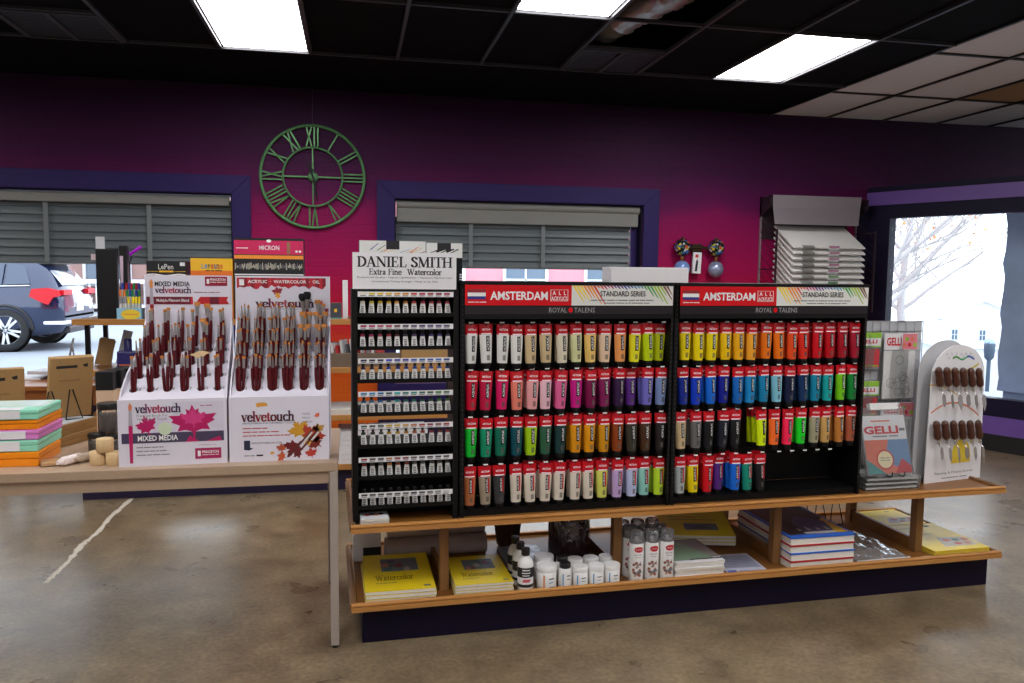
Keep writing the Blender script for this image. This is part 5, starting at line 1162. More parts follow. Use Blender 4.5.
def brush_meshes(kind):
    if kind in BR: return BR[kind]
    flat, wd, bl, bm = {'round': (1, .004, .016, AMB), 'flat': (.4, .0068, .014, AMB), 'wide': (.35, .0115, .018, AMB), 'liner': (1, .0026, .014, AMB), 'fan': (.2, .006, .022, CRM), 'mop': (1, .011, .03, BLB), 'small': (.5, .005, .01, AMB)}[kind]
    h = MB().lathe([(.004, 0), (.0056, .03), (.0068, .08), (.006, .1), (.005, .1195)], MAROON, I4, 10).mesh('handle')
    r0 = .0051; f = MB(); rings = []
    for z, k in ((.12, 0), (.132, .25), (.148, .8), (.158, 1)):
        a = r0 + (max(wd * .85, .0018) - r0) * k; d = r0 + (max(wd * .85 * flat, .0016) - r0) * k; rings.append([(a * cos(2 * pi * i / 12), d * sin(2 * pi * i / 12), z) for i in range(12)])
    f = f.loft(rings, SIL).mesh('ferrule'); b = MB(); rings = []
    prof = {'fan': ((0, 1), (.35, 2.2), (.8, 4.6), (1, 5.2)), 'mop': ((0, .7), (.25, 1.15), (.6, 1.4), (.9, 1.2), (1, .7)), 'round': ((0, 1), (.4, 1.15), (.8, .6), (1, .12)), 'liner': ((0, 1), (.5, .8), (1, .15))}.get(kind, ((0, 1), (.5, 1.08), (.9, 1.0), (1, .9)))
    for q, k in prof: rings.append([(wd * k * cos(2 * pi * i / 12), wd * (k if kind == 'mop' else min(k, 1)) * flat * sin(2 * pi * i / 12) * (1 - .6 * q if kind not in ('mop',) else 1), .1582 + bl * (q if kind in ('fan', 'mop') else q * .8) - (.006 * abs(cos(2 * pi * i / 12)) if kind == 'fan' and q > .7 else 0)) for i in range(12)])
    b = b.loft(rings, bm).mesh('bristles'); BR[kind] = (h, f, b); return BR[kind]
def brush(label, T, kind, group):
    o = thing('paint_brush', label, 'paint brush', T, group)
    for n, m in zip(('handle', 'ferrule', 'bristles'), brush_meshes(kind)): ob(n, m, o)
NPOS = {1: ['single'], 2: ['left', 'right'], 3: ['left', 'middle', 'right'], 4: ['far left', 'left of centre', 'right of centre', 'far right']}
KN = {'round': 'round', 'flat': 'flat', 'wide': 'wide flat', 'liner': 'thin liner', 'fan': 'cream fan', 'mop': 'black mop', 'small': 'short flat'}
RWN = {4: ['front', 'second', 'third', 'back'], 5: ['front', 'second', 'third', 'fourth', 'back']}
def fill(F, cells, plan, nrow, side):
    rr = random.Random(nrow)
    for (r, c), (mid, ax) in cells.items():
        ks = plan(r, c, rr); n = len(ks)
        for i, k in enumerate(ks):
            off = (i - (n - 1) / 2) * (.0104 if n < 4 else .0082)
            p = F @ (mid + ax * off + Vector((0, (.003 - .006 * (i % 2)), -.036 + (.008 * (i % 2)) + {'mop': .03, 'wide': .02}.get(k, 0) + .008 * r)))
            T = Matrix.Translation(p) @ Matrix.Rotation(rr.uniform(-.03, .03) - off * 3, 4, 'Y').inverted() @ Matrix.Rotation(rr.uniform(-.25, .25), 4, 'Z') @ Matrix.Scale(1.0 + .03 * r, 4)
            brush('%s %s brush, %s hole of the %s row, %s' % (NPOS[n][i], KN[k], ORD[c], RWN[nrow][r], side), T, k, 'maroon handled brushes in the ' + side)
F, cells = stand('white brush display with the big magenta leaf, left one of the pair', -.893, 3.262, radians(3.0), .398, .345, 4, 0)
def plan0(r, c, rr):
    if (r, c) == (0, 4): return ['fan', 'fan']
    if r == 3: return [['small', 'small'], ['flat', 'flat'], ['liner', 'flat'], ['flat', 'wide'], ['wide', 'flat'], ['flat', 'round']][c]
    if r == 2: return [['small', 'liner'], ['round', 'liner'], ['liner', 'small', 'round'], ['flat', 'flat'], ['wide', 'flat'], ['liner', 'small']][c]
    return [rr.choice(['round', 'flat', 'liner', 'small', 'flat']) for _ in range(3 if r == 0 and c in (3, 2) else 2)]
fill(F, cells, plan0, 4, 'magenta leaf display')
F, cells = stand('white brush display with autumn leaves and curved red heading, right one of the pair', -.488, 3.284, 0.0, .388, .396, 5, 1)
def plan1(r, c, rr):
    if (r, c) == (4, 4): return ['mop', 'mop']
    if c >= 4 and r > 1: return ['wide', 'flat', 'wide'][:2 if r > 3 else 3]
    return [rr.choice(['round', 'liner', 'liner', 'round', 'small', 'flat']) for _ in range(4 if c in (2, 3) and r < 4 else 3)]
fill(F, cells, plan1, 5, 'autumn leaf display')
# stack of pencil boxes at the table's left end
MINT = mat('mint_plastic', (150, 226, 196), .3, noise=.03); ORNG = mat('orange_plastic', (250, 146, 22), .3, noise=.06); PNK = mat('pink_plastic', (222, 132, 204), .3, noise=.03)
zc = TZ
for i, (m, nm, h, x1, y0, lx, d) in enumerate(((ORNG, 'orange', .057, -1.2, 3.33, None, .24), (MINT, 'mint green', .045, -1.203, 3.335, (-1.5, -1.265), .26), (PNK, 'pink', .039, -1.2, 3.34, (-1.4, -1.245), .26), (ORNG, 'orange', .039, -1.203, 3.345, None, .26), (MINT, 'mint green', .039, -1.2, 3.34, (-1.43, -1.262), .25))):
    t = thing('plastic_box', '%s plastic box, %s of the stack at the table left end' % (nm, ['bottom', 'second from bottom', 'middle one', 'second from top', 'topmost'][i]), 'box', TR(-1.35, y0, zc), 'stacked plastic boxes'); xa, xb = -.17, x1 + 1.35
    MB().box(xa, xb, 0, d, 0, h * .55, m, I4, .004).build('box', t); MB().box(xa - .002, xb + .002, -.002, d + .002, h * .55 + .0005, h - .001, m, I4, .005).build('lid', t)
    if lx:
        b = MB(); b.box(lx[0] + 1.35 if i != 1 else xa, lx[1] + 1.35, -.0035, -.0021, .004, h - .004, WHITE); b.lines([6, 3], -.04, h * .4, .03, .006, INK, FV(0, -.0036, 0))
        if i == 4: b.box(lx[0] + 1.35, lx[1] + 1.35, -.0035, .06, h - .0009, h - .0002, WHITE); b.rect(xa + .01, .08, xb - .01, d - .01, mat('clear_lid_sheen', (222, 244, 238), .2), TR(0, 0, h - .0008))
        b.build('paper_band', t)
    zc += h + .0005
# kraft panels, easel, kraft boxes
PH = radians(34)
for i, l in enumerate(('lower', 'upper')):
    t = thing('kraft_box', 'flat brown kraft box under the wire easel, %s of two' % l, 'box', TR(-1.244 - .003 * i, 3.634 + .004 * i, TZ + .046 * i, radians(-22 + 2 * i)), 'kraft boxes under the easel')
    MB().box(-.2, 0, 0, .28, 0, .025, KRAFT, I4, .002).build('box', t); MB().box(-.202, .002, -.002, .282, .0255, .0455, KRAFT, I4, .002).build('lid', t)
t = thing('paper_sheet', 'pale printed sheet lying on the kraft boxes under the easel', 'paper', TR(-1.244, 3.64, TZ + .0925, radians(-20))); MB().box(-.18, -.01, .02, .26, 0, .002, mat('pale_sheet', (206, 214, 222), .5)).build('sheet', t)
def kpanel(label, T, w, h):
    t = thing('art_panel', label, 'art panel', T); MB().box(0, w, 0, .035, 0, h, KRAFT, I4, .003).build('panel', t); b = MB(); TT = FV(0, -.0004, 0)
    b.rect(w * .14, h * .83, w * .62, h * .875, INK, TT); b.build('printed_bar', t); b = MB(); b.poly([(w * .78, h * .84), (w * .86, h * .84), (w * .86, h * .9), (w * .74, h * .88)], INK, TT); b.build('printed_arrow', t); b = MB(); b.lines([8], w * .2, h * .6, w * .5, h * .05, mat('kraft_print', (146, 112, 70), .7), TT)
    b.build('printed_text', t)
kpanel('brown kraft-backed art panel leaning on the black wire easel', TR(-1.335, 3.83, TZ + .096, PH) @ Matrix.Rotation(radians(14), 4, 'X'), .178, .283)
kpanel('brown kraft-backed art panel at the photo left edge behind the plastic boxes', TR(-1.68, 3.94, TZ + .001, radians(26)) @ Matrix.Rotation(radians(9), 4, 'X'), .2, .31)
t = thing('wire_easel', 'black wire easel with two pointed loops holding the kraft panel', 'easel', TR(-1.305, 3.755, TZ + .096, PH)); b = MB()
for x in (.01, .095):
    b.tube([(x - .028, 0, .003), (x, .03, .13), (x + .012, .03, .13), (x + .04, 0, .003), (x - .028, 0, .003)], .003, BLACK, 6)
b.build('wire_frame', t)
# jars, wooden blocks and small wrapped things
PEB = mat('dark_pebbles', (110, 100, 90), .5, noise=.8, scale=160); GLJ = glassmat('jar_glass', (.95, .96, .96), 1.45, .02, .06)
for i, (x, y, z, r, h, l) in enumerate(((-1.045, 3.52, TZ, .033, .088, 'left one at the foot of the pile'), (-.972, 3.51, TZ, .033, .085, 'right one at the foot of the pile'), (-1.005, 3.555, TZ + .089, .043, .12, 'topmost and largest'))):
    t = thing('pebble_jar', 'glass jar of dark flakes with black lid, ' + l, 'jar', TR(x, y, z), 'glass jars with black lids')
    MB().lathe([(r * .95, 0), (r, .004), (r, h * .72), (r * .88, h * .78)], GLJ, I4, 22).build('jar_body', t); MB().lathe([(r * .9, .004), (r * .93, h * .6)], PEB, I4, 20).build('contents', t); MB().lathe([(r * 1.04, h * .785), (r * 1.06, h * .8), (r * 1.06, h - .004), (r, h)], BLACKP, I4, 22).build('lid', t)
WB = wood('pale_wood_block', (226, 196, 150), (206, 172, 124), .5, 2, 12)
for x, y, z, l in ((-.985, 3.33, TZ, 'lower left'), (-.922, 3.312, TZ, 'lower right'), (-.958, 3.322, TZ + .0525, 'upper')):
    t = tag(MB().lathe([(.029, 0), (.032, .003), (.032, .049), (.029, .052)], WB, I4, 14).build('wood_block', None, TR(x, y, z)), 'pale turned wooden block beside the magenta leaf display, %s of three' % l, 'wood block', 'pale wooden blocks')
for k in range(4):
    t = thing('primer_box', 'tall beige box with black top, %s of the row behind the jars' % ['front one', 'second', 'third', 'furthest back'][k], 'box', TR(-1.085 + .018 * k, 3.66 + .063 * k, TZ, radians(-3)), 'tall beige boxes with black tops')
    MB().box(0, .07, 0, .06, 0, .245, mat('beige_box_card', (216, 184, 152), .6), I4, .002).build('box', t); MB().box(-.001, .071, -.001, .061, .2455, .325, BLACKP, I4, .003).build('lid', t)
t = thing('wood_stick_packet', 'clear packet of small orange wooden sticks lying at the table edge', 'packet', TR(-1.185, 3.30, TZ, radians(20))); b = MB()
for k in range(4): b.box(.004, .066, .004 + .021 * k, .022 + .021 * k, .002, .016, mat('orange_stick_wood', (232, 178, 104), .5, noise=.1), I4, .002)
b.build('sticks', t); MB().box(0, .07, 0, .09, .0005, .0195, CLEAR, I4, .006).build('sleeve', t)
for i, (x, y, m, l) in enumerate(((-1.112, 3.31, mat('pinkish_wrapper', (236, 220, 216), .35, noise=.1), 'white and pink wrapped roll beside the wooden stick packet'), (-1.066, 3.355, mat('brown_grey_wrapper', (178, 160, 140), .35, noise=.3), 'grey-brown wrapped roll furthest from the stick packet'))):
    t = thing('wrapped_roll', l, 'roll', TR(x, y, TZ + .019, radians(62))); XT = Matrix(((0, 0, 1, 0), (1, 0, 0, 0), (0, 1, 0, 0), (0, 0, 0, 1)))
    MB().lathe([(.014, 0), (.018, .004), (.018, .086), (.014, .09)], m, XT, 16).build('roll', t); MB().lathe([(.008, -.02), (.0135, -.0005)], m, XT, 8).build('wrapper_end', t); MB().lathe([(.0135, .0905), (.008, .11)], m, XT, 8).build('wrapper_end', t)

# ------------------------------------------------------------------ second, further shelf unit behind the table
GX0, GX1, GYF, GYB = -1.79, .78, 5.6, 6.1
t = thing('shelf_unit', 'further oak shelf unit with black uprights and navy base behind the brush displays', 'shelf unit', TR(0, 0, 0))
MB().box(GX0 + .01, GX1 - .02, GYF + .06, GYB - .02, 0, .155, NAVY).build('base', t)
for z in (.158, .508, .842, 1.178):
    s_ = MB().box(GX0, GX1, GYF + .0145, GYB, z, z + .03, OAKD).build('shelf', t); MB().box(GX0, GX1, GYF, GYF + .014, z - .004, z + .036, OAK, I4, .003).build('shelf_lip', s_)
for x in (GX0 + .06, -.5, GX1 - .08):
    for y in (GYF + .05, GYB - .06):
        for z0, z1 in ((.1885, .5035), (.5385, .8375), (.8725, 1.1735)): MB().box(x, x + .028, y, y + .028, z0, z1, BLACK).build('upright', t)
G1, G2, G3, G0 = 1.2085, .8725, .5385, .1885
t = thing('display_board', 'tall black display board standing on the further shelf before the blind', 'board', TR(-1.675, 5.74, G1)); MB().box(0, .13, 0, .05, .0, .465, BLACKP, I4, .003).build('board', t)
MB().box(.0, .055, .012, .016, .4655, .545, mat('grey_white_tag', (206, 208, 212), .6)).build('tag', t); MB().box(-.03, -.002, .01, .014, .39, .43, mat('pink_white_tag', (226, 206, 210), .6)).build('tag', t)
t = thing('black_case', 'narrow black upright case beside the tall black board', 'case', TR(-1.535, 5.76, G1)); MB().box(0, .05, 0, .05, 0, .49, BLACKP, I4, .003).build('case', t); b = MB(); b.poly([(.008, .1), (.018, .1), (.026, .42), (.004, .42)], mat('pale_pink_strip', (214, 190, 208), .4), FV(0, -.0005, 0)); b.build('pale_strip', t)
t = thing('purple_pen', 'bright purple pen sticking up behind the black case', 'pen', TR(-1.49, 5.84, G1 + .4)); MB().tube([(0, 0, -.4), (.0, 0, -.02), (.018, 0, .02)], .004, BLACKP, 6).build('holder', t); MB().tube([(.0, 0, .03), (.075, 0, .085)], .011, mat('bright_purple', (190, 40, 226), .3), 8).build('pen_barrel', t)
t = thing('marker_bin', 'pale blue and yellow bin holding the coloured pens on the further shelf', 'bin', TR(-1.525, 5.63, G1)); b = MB()
LB_ = mat('pale_blue_card', (150, 204, 232), .5)
for a in ((0, .15, 0, .004), (0, .15, .086, .09), (0, .004, .0045, .0855), (.146, .15, .0045, .0855)): b.box(*a, 0, .075, LB_)
b.box(.0045, .1455, .0045, .0855, 0, .004, LB_); b.build('bin', t); b = MB(); disc(b, .085, .035, .06, .034, mat('yellow_sticker', (244, 214, 60), .5), FV(0, -.0005, 0)); b.lines([7], .045, .028, .08, .014, col(236, 150, 60), FV(0, -.001, 0)); b.build('printed_oval', t)
PCOL = [('grey', (150, 150, 160)), ('yellow', (240, 214, 40)), ('green', (40, 140, 80)), ('blue', (40, 70, 170)), ('red', (190, 40, 50)), ('orange', (226, 120, 50))]
rr = random.Random(2)
for k in range(21):
    tier = k // 7; i = k % 7; x = .016 + .0195 * i; y = .018 + .027 * tier
    nm, c = (PCOL[0] if i < 3 else PCOL[1]) if tier == 0 else ((PCOL[5] if i < 2 else PCOL[2 + (i % 2)]) if tier == 1 else PCOL[[3, 4, 3, 4, 2, 4, 3][i]])
    p = thing('marker_pen', '%s marker pen, %s from left in the %s tier of the blue and yellow bin' % (nm, ORD[i], ['front', 'middle', 'back'][tier]), 'pen', TR(-1.525 + x, 5.63 + y, G1 + .006) @ Matrix.Rotation(rr.uniform(-.05, .05), 4, 'Y'), 'marker pens in the bin')
    h = .1 + .045 * tier; MB().lathe([(.004, 0), (.0075, .004), (.0075, h)], mat('pen_white', (226, 224, 220), .4), I4, 8).build('barrel', p); MB().lathe([(.0085, h + .0005), (.0088, h + .03), (.0075, h + .045)], mat('pen_' + nm, c, .3), I4, 8).build('cap', p)
YW_, ORG_ = col(244, 190, 40), col(238, 120, 40)
def d_lepen(b, w, h):
    T = FV(0, -.0004, 0); b.rect(0, 0, w, h, INK, T); b.text('LePen', w * .3, h * .86, w * .38, h * .09, WINK, T, .0008); b.rect(w * .32, h * .81, w * .68, h * .84, YW_, T, .0006); b.rect(0, h * .82, w * .3, h * .827, YW_, T, .0006); b.rect(w * .7, h * .82, w, h * .827, YW_, T, .0006); b.rect(w * .85, h * .92, w * .98, h * .98, WINK, T, .0006)
    for k in range(12): b.poly([(w * k / 12, h * (.755 + .012 * sin(k * .8))), (w * (k + 1) / 12, h * (.755 + .012 * sin((k + 1) * .8))), (w * (k + 1) / 12, h * (.775 + .012 * sin((k + 1) * .8))), (w * k / 12, h * (.775 + .012 * sin(k * .8)))], WINK, T, .0006)
carton('pen_display', 'black pen display box with white and gold lettering on the further shelf', 'box', TR(-1.335, 5.63, G1), .245, .16, .388, BLACKP, d_lepen)
def d_yel(b, w, h):
    T = FV(0, -.0004, 0); b.rect(0, 0, w, h, ORG_, T); b.rect(0, h * .8, w, h, YW_, T, .0002)
    for k, c in enumerate('LePlume'): b.text(c, w * (.26 + .075 * k), h * .83, w * .06, h * .075, PENC[[1, 1, 2, 4, 0, 7, 4][k]], T, .0006, .05)
    b.lines([4, 3, 6], w * .35, h * .785, w * .4, h * .03, INK, T, .0006); b.rect(0, h * .93, w, h, YW_, T, .0004)
carton('marker_display', 'yellow and orange marker display box on the further shelf', 'box', TR(-1.06, 5.63, G1), .265, .16, .41, mat('orange_card', (240, 160, 50), .5), d_yel)
def d_mic(b, w, h):
    T = FV(0, -.0004, 0); b.rect(0, 0, w, h, INK, T); b.rect(0, h * .8, w, h * .97, col(206, 30, 90), T, .0002); b.text('MICRON', w * .36, h * .855, w * .29, h * .055, WINK, T, .0006, .02); b.rect(w * .03, h * .87, w * .2, h * .88, WINK, T, .0006); b.rect(w * .76, h * .81, w * .81, h * .955, col(150, 110, 80), T, .0006); disc(b, w * .9, h * .84, .008, .008, WINK, T, .0006); disc(b, w * .95, h * .84, .008, .008, WINK, T, .0006); disc(b, w * .5, h * .965, .016, .01, WINK, T, .0006)
    b.rect(0, h * .745, w, h * .79, col(236, 150, 50), T, .0004); b.rect(0, h * .545, w, h * .56, WINK, T, .0004); b.rect(0, h * .37, w * .7, h * .41, col(40, 130, 210), T, .0004)
    rr = random.Random(1)
    for k in range(60):
        x = w * (.01 + .0163 * k)
        for z, c in ((.64, (206, 200, 180)), (.46, (140, 150, 200))): b.rect(x, h * (z - .02 + rr.uniform(-.01, .02)), x + w * .009, h * (z + .04 + rr.uniform(-.02, .02)), col(*c) if rr.random() > .3 else GREYINK, T, .0004)
carton('pen_rack', 'tall black pen rack with pink header and rows of fine pens on the further shelf', 'rack', TR(-.785, 5.65, G1), .452, .18, .552, BLACKP, d_mic)
carton('small_dark_box', 'small dark grey box on the further shelf beside the narrow rack', 'box', TR(-.155, 5.62, G1), .075, .06, .115, mat('slate_card', (64, 66, 74), .5), lambda b, w, h: [b.rect(w * .35, h * .45, w * .6, h * .65, YW_, FV(0, -.0004, 0)), b.rect(0, 0, w, h * .12, TEAL, FV(0, -.0004, 0))])
carton('white_book', 'white upright book on the further shelf at the left edge of the narrow rack', 'book', TR(-.073, 5.72, G1), .035, .15, .27, WHITE)
carton('brown_carton', 'brown carton standing on the second shelf right of the card tray', 'box', TR(.33, 5.64, G2), .36, .2, .26, KRAFT)
carton('brown_tray', 'low grey-brown card tray on the second shelf of the further unit', 'tray', TR(-.3, 5.615, G2), .62, .04, .1, mat('grey_brown_card', (112, 94, 78), .7))
rr = random.Random(7)
for k in range(14):
    cc = [(232, 232, 230), (206, 60, 60), (226, 224, 222), (90, 90, 96)][k % 4]
    t = thing('greeting_card', '%s card standing in the grey-brown tray, %s along' % (['white', 'red', 'pale', 'dark grey'][k % 4], ORD[k]), 'card', TR(-.28 + .035 * k, 5.66, G2, radians(rr.uniform(50, 80))) @ Matrix.Rotation(radians(-8), 4, 'X'), 'cards in the brown tray'); MB().box(0, .11, 0, .006, 0, .15 + rr.uniform(0, .05), mat('card_%d' % (k % 4), cc, .5)).build('card', t)
for k in range(5):
    t = tag(MB().box(0, .56, 0, .35, 0, .0075, PAPER).build('paper_sheet', None, TR(-.22 + .004 * (k % 3), 5.63 + .003 * (k % 2), G3 + .0079 * k)), 'large white paper pad on the third shelf, %s of five' % ['lowest', 'second lowest', 'middle', 'second highest', 'highest'][k], 'paper', 'white paper pads on the third shelf')
for c in range(3):
    for k in range(7):
        t = tag(MB().box(0, .205, 0, .3, 0, .032, WHITE, I4, .002).build('paper_ream', None, TR(-.112 + .212 * c, 5.63, G0 + .0335 * k)), 'white paper ream in the %s pile, %s from the bottom of the lowest shelf' % (['first', 'second', 'third', 'fourth'][c], ORD[k]), 'paper', 'white paper reams on the lowest shelf')

# ------------------------------------------------------------------ window table with papers
ORW = wood('orange_table_wood', (186, 116, 58), (150, 84, 36), .35, 0, 4)
t = thing('window_table', 'rounded orange-brown wooden table covered in papers by the left window', 'table', TR(-2.05, 6.52, 0))
def ell(rx, ry, n=40, p=.72): return [(rx * math.copysign(abs(cos(2 * pi * i / n)) ** p, cos(2 * pi * i / n)), ry * math.copysign(abs(sin(2 * pi * i / n)) ** p, sin(2 * pi * i / n))) for i in range(n)]
MB().prism(ell(.62, .42), .68, .71, ORW, I4, .006).build('tabletop', t); MB().prism(ell(.58, .38), .56, .6795, ORW).build('apron', t)
for sx in (-.45, .45):
    for sy in (-.26, .26): MB().loft([[(sx + r * a, sy + r * c, z) for a, c in ((-1, -1), (1, -1), (1, 1), (-1, 1))] for r, z in ((.024, 0), (.034, .5595))], ORW, I4, True, False).build('leg', t)
rr = random.Random(10)
PT = [(232, 232, 236), (214, 214, 220), (196, 170, 178), (222, 216, 206), (200, 206, 216), (236, 236, 236)]
for k in range(9):
    x = -2.5 + .115 * k; y = 6.38 + rr.uniform(-.06, .2)
    t = tag(MB().box(0, .21, 0, .28, 0, .012 + .012 * (k % 3), mat('paper_tone_%d' % (k % 6), PT[k % 6], .6)).build('paper_stack', None, TR(x, y, .7105 + (.04 if k % 2 else 0), rr.uniform(-.4, .4))), '%s paper stack on the orange window table, %s from its left end' % (['white', 'grey', 'pinkish', 'cream', 'bluish', 'white'][k % 6], ORD[k]), 'paper', 'paper stacks on the window table')
t = thing('tabletop_easel', 'small grey folding easel standing on the window table', 'easel', TR(-2.12, 6.6, .751)); b = MB(); b.tube([(-.04, 0, 0), (.02, 0, .26)], .008, GREYM, 6); b.tube([(.06, 0, 0), (.0, 0, .2)], .005, GREYM, 6); b.tube([(0, .1, 0), (.01, 0, .2)], .006, GREYM, 6); b.build('frame', t)
t = thing('kraft_bag', 'small tan kraft bag at the left end of the further unit second shelf', 'bag', TR(-1.72, 5.98, G2, .2, s=.75) @ Matrix.Rotation(-.2, 4, 'Y').inverted()); MB().loft([[(-.07, -.03, 0), (.07, -.03, 0), (.07, .03, 0), (-.07, .03, 0)], [(-.065, -.028, .14), (.065, -.028, .14), (.065, .028, .14), (-.065, .028, .14)], [(-.07, -.006, .24), (.07, -.006, .24), (.07, .006, .24), (-.07, .006, .24)]], KRAFT, I4, True, False).build('bag', t); MB().box(-.06, .06, -.012, .012, .241, .252, KRAFT).build('folded_top', t)
t = thing('leaning_card', 'pale grey card leaning beside the tan kraft bag', 'card', TR(-1.6, 5.95, G2 + .008) @ Matrix.Rotation(.25, 4, 'Y')); MB().box(-.03, .03, 0, .01, 0, .24, mat('pale_grey_card', (196, 198, 204), .5)).build('card', t)
INDG = mat('indigo_bottle', (56, 52, 120), .25)
t = thing('ink_bottle', 'indigo blue ink bottle with narrow neck on the further unit second shelf', 'bottle', TR(-1.52, 5.85, G2)); MB().box(-.065, .065, -.04, .04, 0, .11, INDG, I4, .012).build('bottle_body', t); MB().lathe([(.026, .1105), (.026, .19), (.024, .192)], INDG, I4, 16).build('neck', t)
MB().box(-.05, .05, -.0415, -.0405, .01, .02, ORG_).build('label', t)
# ------------------------------------------------------------------ things on the back wall
PAT = mat('green_patina_metal', (76, 124, 78), .4, .35, noise=.35, scale=26)
CX, CZ, RO, RI = -.335, 2.352, .448, .25
t = thing('wall_clock', 'large open green metal skeleton clock with roman numerals on the wall', 'clock', TR(CX, YW - .03, CZ)); YT = FACE
def ring(r, w): return MB().lathe([(r - w, -.006), (r + w, -.006), (r + w, .006), (r - w, .006), (r - w, -.006)], PAT, YT, 72, cap=False)
ring(RO - .012, .012).build('outer_ring', t); ring(RI, .008).build('inner_ring', t)
b = MB()
for k in range(4):
    a = pi / 2 * k; b.box(.03, RI - .009, -.006, .006, -.004, .004, PAT, FACE @ Matrix.Rotation(a, 4, 'Z'))
b.build('cross_bars', t)
MB().lathe([(.045, -.01), (.045, .008), (.03, .016), (.001, .018)], PAT, YT, 24).build('hub', t)
NUM = ['XII', 'I', 'II', 'III', 'IIII', 'V', 'VI', 'VII', 'VIII', 'IX', 'X', 'XI']
for k, st in enumerate(NUM):
    b = MB(); a = -2 * pi * k / 12; Rm = FACE @ Matrix.Rotation(a, 4, 'Z'); wd = {'I': .03, 'V': .06, 'X': .06}; tot = sum(wd[c] for c in st); x = -tot / 2; r0, r1 = RI + .0085, RO - .0245
    def bar(xa, xb): b.prism([(xa - .006, r0), (xa + .006, r0), (xb + .006, r1), (xb - .006, r1)], -.004, .004, PAT, Rm)
    for c in st:
        w_ = wd[c]; m_ = x + w_ / 2
        if c == 'I': bar(m_, m_)
        elif c == 'V': bar(m_, m_ - .022); bar(m_, m_ + .022)
        else: bar(m_ - .022, m_ + .022); bar(m_ + .022, m_ - .022)
        x += w_
    b.build('roman_numeral', t)
for nm, a, l, w_ in (('hour_hand', radians(90 + 18), .15, .012), ('minute_hand', radians(270 + 10), .235, .008)):
    b = MB(); b.prism([(-.06, -w_ * .6), (l * .6, -w_), (l, 0), (l * .6, w_), (-.06, w_ * .6)], .0185, .0215, BLACK, FACE @ Matrix.Translation((0, 0, .004 if nm == 'hour_hand' else 0)) @ Matrix.Rotation(a, 4, 'Z')); disc(b, -.06, 0, .014, .014, BLACK, FACE @ Matrix.Rotation(a, 4, 'Z'), .02, 12); b.build(nm, t)
MB().tube([(0, .02, RO - .012), (0, .024, 3.08 - CZ)], .002, mat('thin_grey_wire', (70, 64, 70), .5), 5).build('hanging_wire', t)
# canvas board rack
RM = mat('brushed_rack_metal', (158, 150, 156), .4, .4); DW = mat('dark_rack_mesh', (58, 44, 52), .5, .4)
t = thing('board_rack', 'wall rack with brushed metal top panel holding white canvas boards', 'rack', TR(3.9, 0, 0))
b = MB(); XZ_ = Matrix(((0, 0, 1, 0), (1, 0, 0, 0), (0, 1, 0, 0), (0, 0, 0, 1)))
for x in (-.012, 1.02):
    b = MB(); b.box(x, x + .01, 7.17, 7.198, 1.2, 2.3, RM); b.box(x, x + .01, 6.86, 6.885, 1.2, 1.98, DW)
    for k in range(9): z = 1.24 + .083 * k; b.poly([(6.885, z), (7.17, z + .17), (7.17, z + .178), (6.885, z + .008)], DW, XZ_, x + .005)
    for z in (1.24, 1.6, 1.96): b.box(x + .002, x + .008, 6.885, 7.17, z, z + .012, DW)
    b.prism([(7.198, 2.3), (7.0, 2.29), (7.0, 2.2), (7.198, 2.1)], x, x + .01, DW, XZ_)
    b.build('side_frame', t)
b = MB(); b.polys([(.0, 6.93, 2.03), (.88, 6.93, 2.03), (.93, 6.99, 2.19), (.01, 6.99, 2.19), (.95, 7.0, 2.31), (.01, 7.0, 2.31), (.01, 7.195, 2.31), (.95, 7.195, 2.31)], [(0, 1, 2, 3), (3, 2, 4, 5), (5, 4, 7, 6)], RM); b.box(.0, .93, 7.185, 7.198, 1.9, 2.3, DW); b.build('top_panel', t)
CANV = mat('white_canvas_board', (228, 226, 222), .7, noise=.02, scale=120); CLIP = mat('grey_clip_tape', (150, 150, 148), .4, .3)
for k in range(10):
    z = 1.80 - .0555 * k
    c = thing('canvas_board', 'white canvas board sloping out of the wall rack, %s from the top' % ORD[k], 'canvas board', TR(3.985 + .004 * (k % 2), 6.74, z) @ Matrix.Rotation(radians(31), 4, 'X'), 'white boards in the wall rack')
    MB().box(0, .745, 0, .42, 0, .014, CANV, I4, .002).build('board', c)
    MB().box(.1, .22, -.003, .03, -.003, .0165, CLIP).build('clip', c)
    tg = MB(); T = FV(.36, -.004, -.012); tg.box(.36, .47, -.004, -.002, -.012, .035, WHITE); tg.rect(.004, .026, .106, .044, col(186, 110, 150) if k < 5 else col(80, 160, 80), T, .0004); tg.lines([6], .02, .008, .06, .012, GREYINK, T, .0004); tg.build('price_tag', c)
# ornament bracket
MOS = mat('mosaic_glaze', (40, 40, 44), .2)
N_ = MOS.node_tree.nodes; vo = N_.new('ShaderNodeTexVoronoi'); vo.inputs['Scale'].default_value = 42; rp = N_.new('ShaderNodeValToRGB'); e = rp.color_ramp.elements
e[0].color = (.01, .01, .012, 1); e[1].color = (.03, .03, .035, 1); e[0].position = 0; e[1].position = .5; rp.color_ramp.interpolation = 'CONSTANT'
for q, c in ((.56, (210, 180, 40)), (.64, (60, 100, 170)), (.72, (190, 90, 60)), (.8, (90, 150, 100)), (.88, (200, 200, 206)), (.94, (120, 50, 120))): x = e.new(q); x.color = (*S(*c), 1)
L_ = MOS.node_tree.links; tc = [n for n in N_ if n.type == 'TEX_COORD'][0]; L_.new(tc.outputs['Object'], vo.inputs['Vector']); L_.new(vo.outputs['Color'], rp.inputs[0]); L_.new(rp.outputs[0], N_['Principled BSDF'].inputs['Base Color'])
PRL = mat('pearly_glass', (150, 160, 190), .15, .4, noise=.35, scale=14, coat=.6); BRZ = mat('dark_bronze', (70, 56, 40), .4, .7)
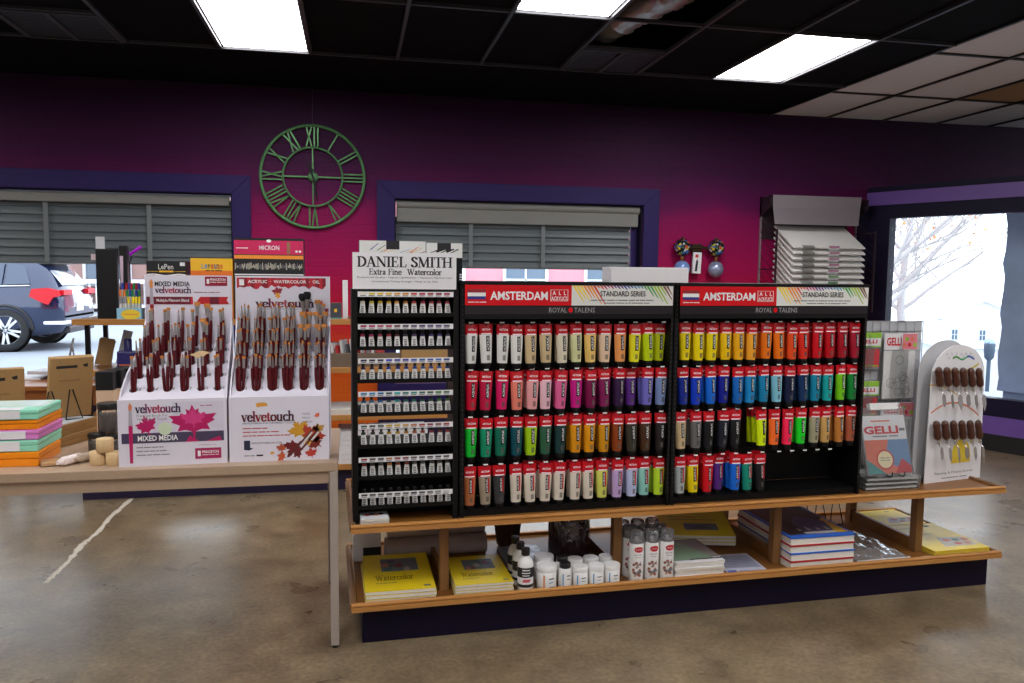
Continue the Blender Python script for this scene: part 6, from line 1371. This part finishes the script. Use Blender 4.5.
t = thing('wall_bracket', 'dark bronze wall bracket between the two mosaic ornaments', 'bracket', TR(3.232, YW - .002, 1.79)); b = MB(); b.tube([(-.12, -.06, .0), (-.06, -.05, .015), (.06, -.05, .015), (.12, -.06, .0)], .014, BRZ, 8); b.build('arm', t); MB().box(-.05, .05, -.035, 0, -.03, .05, BRZ, I4, .006).build('wall_plate', t)
for x, l, m2 in ((3.06, 'mosaic egg over a pale blue globe on the wall bracket, beside the window frame', mat('pale_blue_pearl', (120, 150, 206), .2, .2, noise=.3, scale=12)), (3.405, 'mosaic egg over a pearly silver globe on the wall bracket, beside the board rack', PRL)):
    o = thing('hanging_ornament', l, 'ornament', TR(x, YW - .085, 1.8), 'mosaic ornaments on the bracket')
    MB().lathe([(.001, .085)] + [(.078 * sin(pi * k / 12) * (1 + .12 * cos(pi * k / 12)), .085 * cos(pi * k / 12)) for k in range(1, 12)] + [(.012, -.085)], MOS, I4, 20, cap=False).build('upper_egg', o)
    MB().lathe([(.018, .083), (.02, .09), (.012, .1)], BRZ, I4, 12).build('finial', o); MB().lathe([(.014, -.0855), (.018, -.1), (.012, -.125)], mat('copper_neck', (150, 100, 60), .3, .7), I4, 12).build('neck', o)
    MB().lathe([(.014, -.1255)] + [(.076 * sin(pi * k / 12), -.2 + .08 * cos(pi * k / 12)) for k in range(1, 12)] + [(.001, -.28)], m2, I4, 22, cap=False).build('lower_globe', o)
t = thing('knife_package', 'white boxed craft knife package hanging from the wall bracket', 'packet', TR(3.17, YW - .08, 1.56) @ Matrix.Rotation(radians(2), 4, 'Y')); MB().box(0, .085, 0, .03, 0, .2, WHITE, I4, .003).build('box', t)
b = MB(); T = FV(0, -.0004, 0); b.poly([(.022, .02), (.046, .02), (.052, .11), (.04, .145), (.03, .11)], INK, T); b.rect(.02, .15, .05, .18, col(206, 50, 50), T, .0002); b.build('printed_panel', t); MB().tube([(.042, .01, .2), (.05, .012, .226)], .002, BRZ, 5).build('hook', t)

# ------------------------------------------------------------------ sky and camera
w = bpy.data.worlds.new('overcast_sky'); SC.world = w; w.use_nodes = True
bg = w.node_tree.nodes['Background']; bg.inputs[0].default_value = (.86, .93, 1.0, 1); bg.inputs[1].default_value = 3.0
cd = bpy.data.cameras.new('camera'); cam = bpy.data.objects.new('camera', cd); COL.objects.link(cam); SC.camera = cam
cd.sensor_width = 36; cd.lens = 795 / 1024 * 36; cd.clip_start = .05; cd.clip_end = 300
cam.matrix_world = Matrix.Translation((0, 0, 1.54)) @ Matrix.Rotation(radians(-11.32), 4, 'Z') @ Matrix.Rotation(radians(90 - 4.896), 4, 'X') @ Matrix.Rotation(radians(.619), 4, 'Z')
vs_ = SC.view_settings; vs_.view_transform = 'Standard'; vs_.look = 'None'; vs_.exposure = 0.3; vs_.gamma = 1.0; vs_.use_curve_mapping = False
SC.cycles.use_denoising = True
SC.cycles.max_bounces = 8
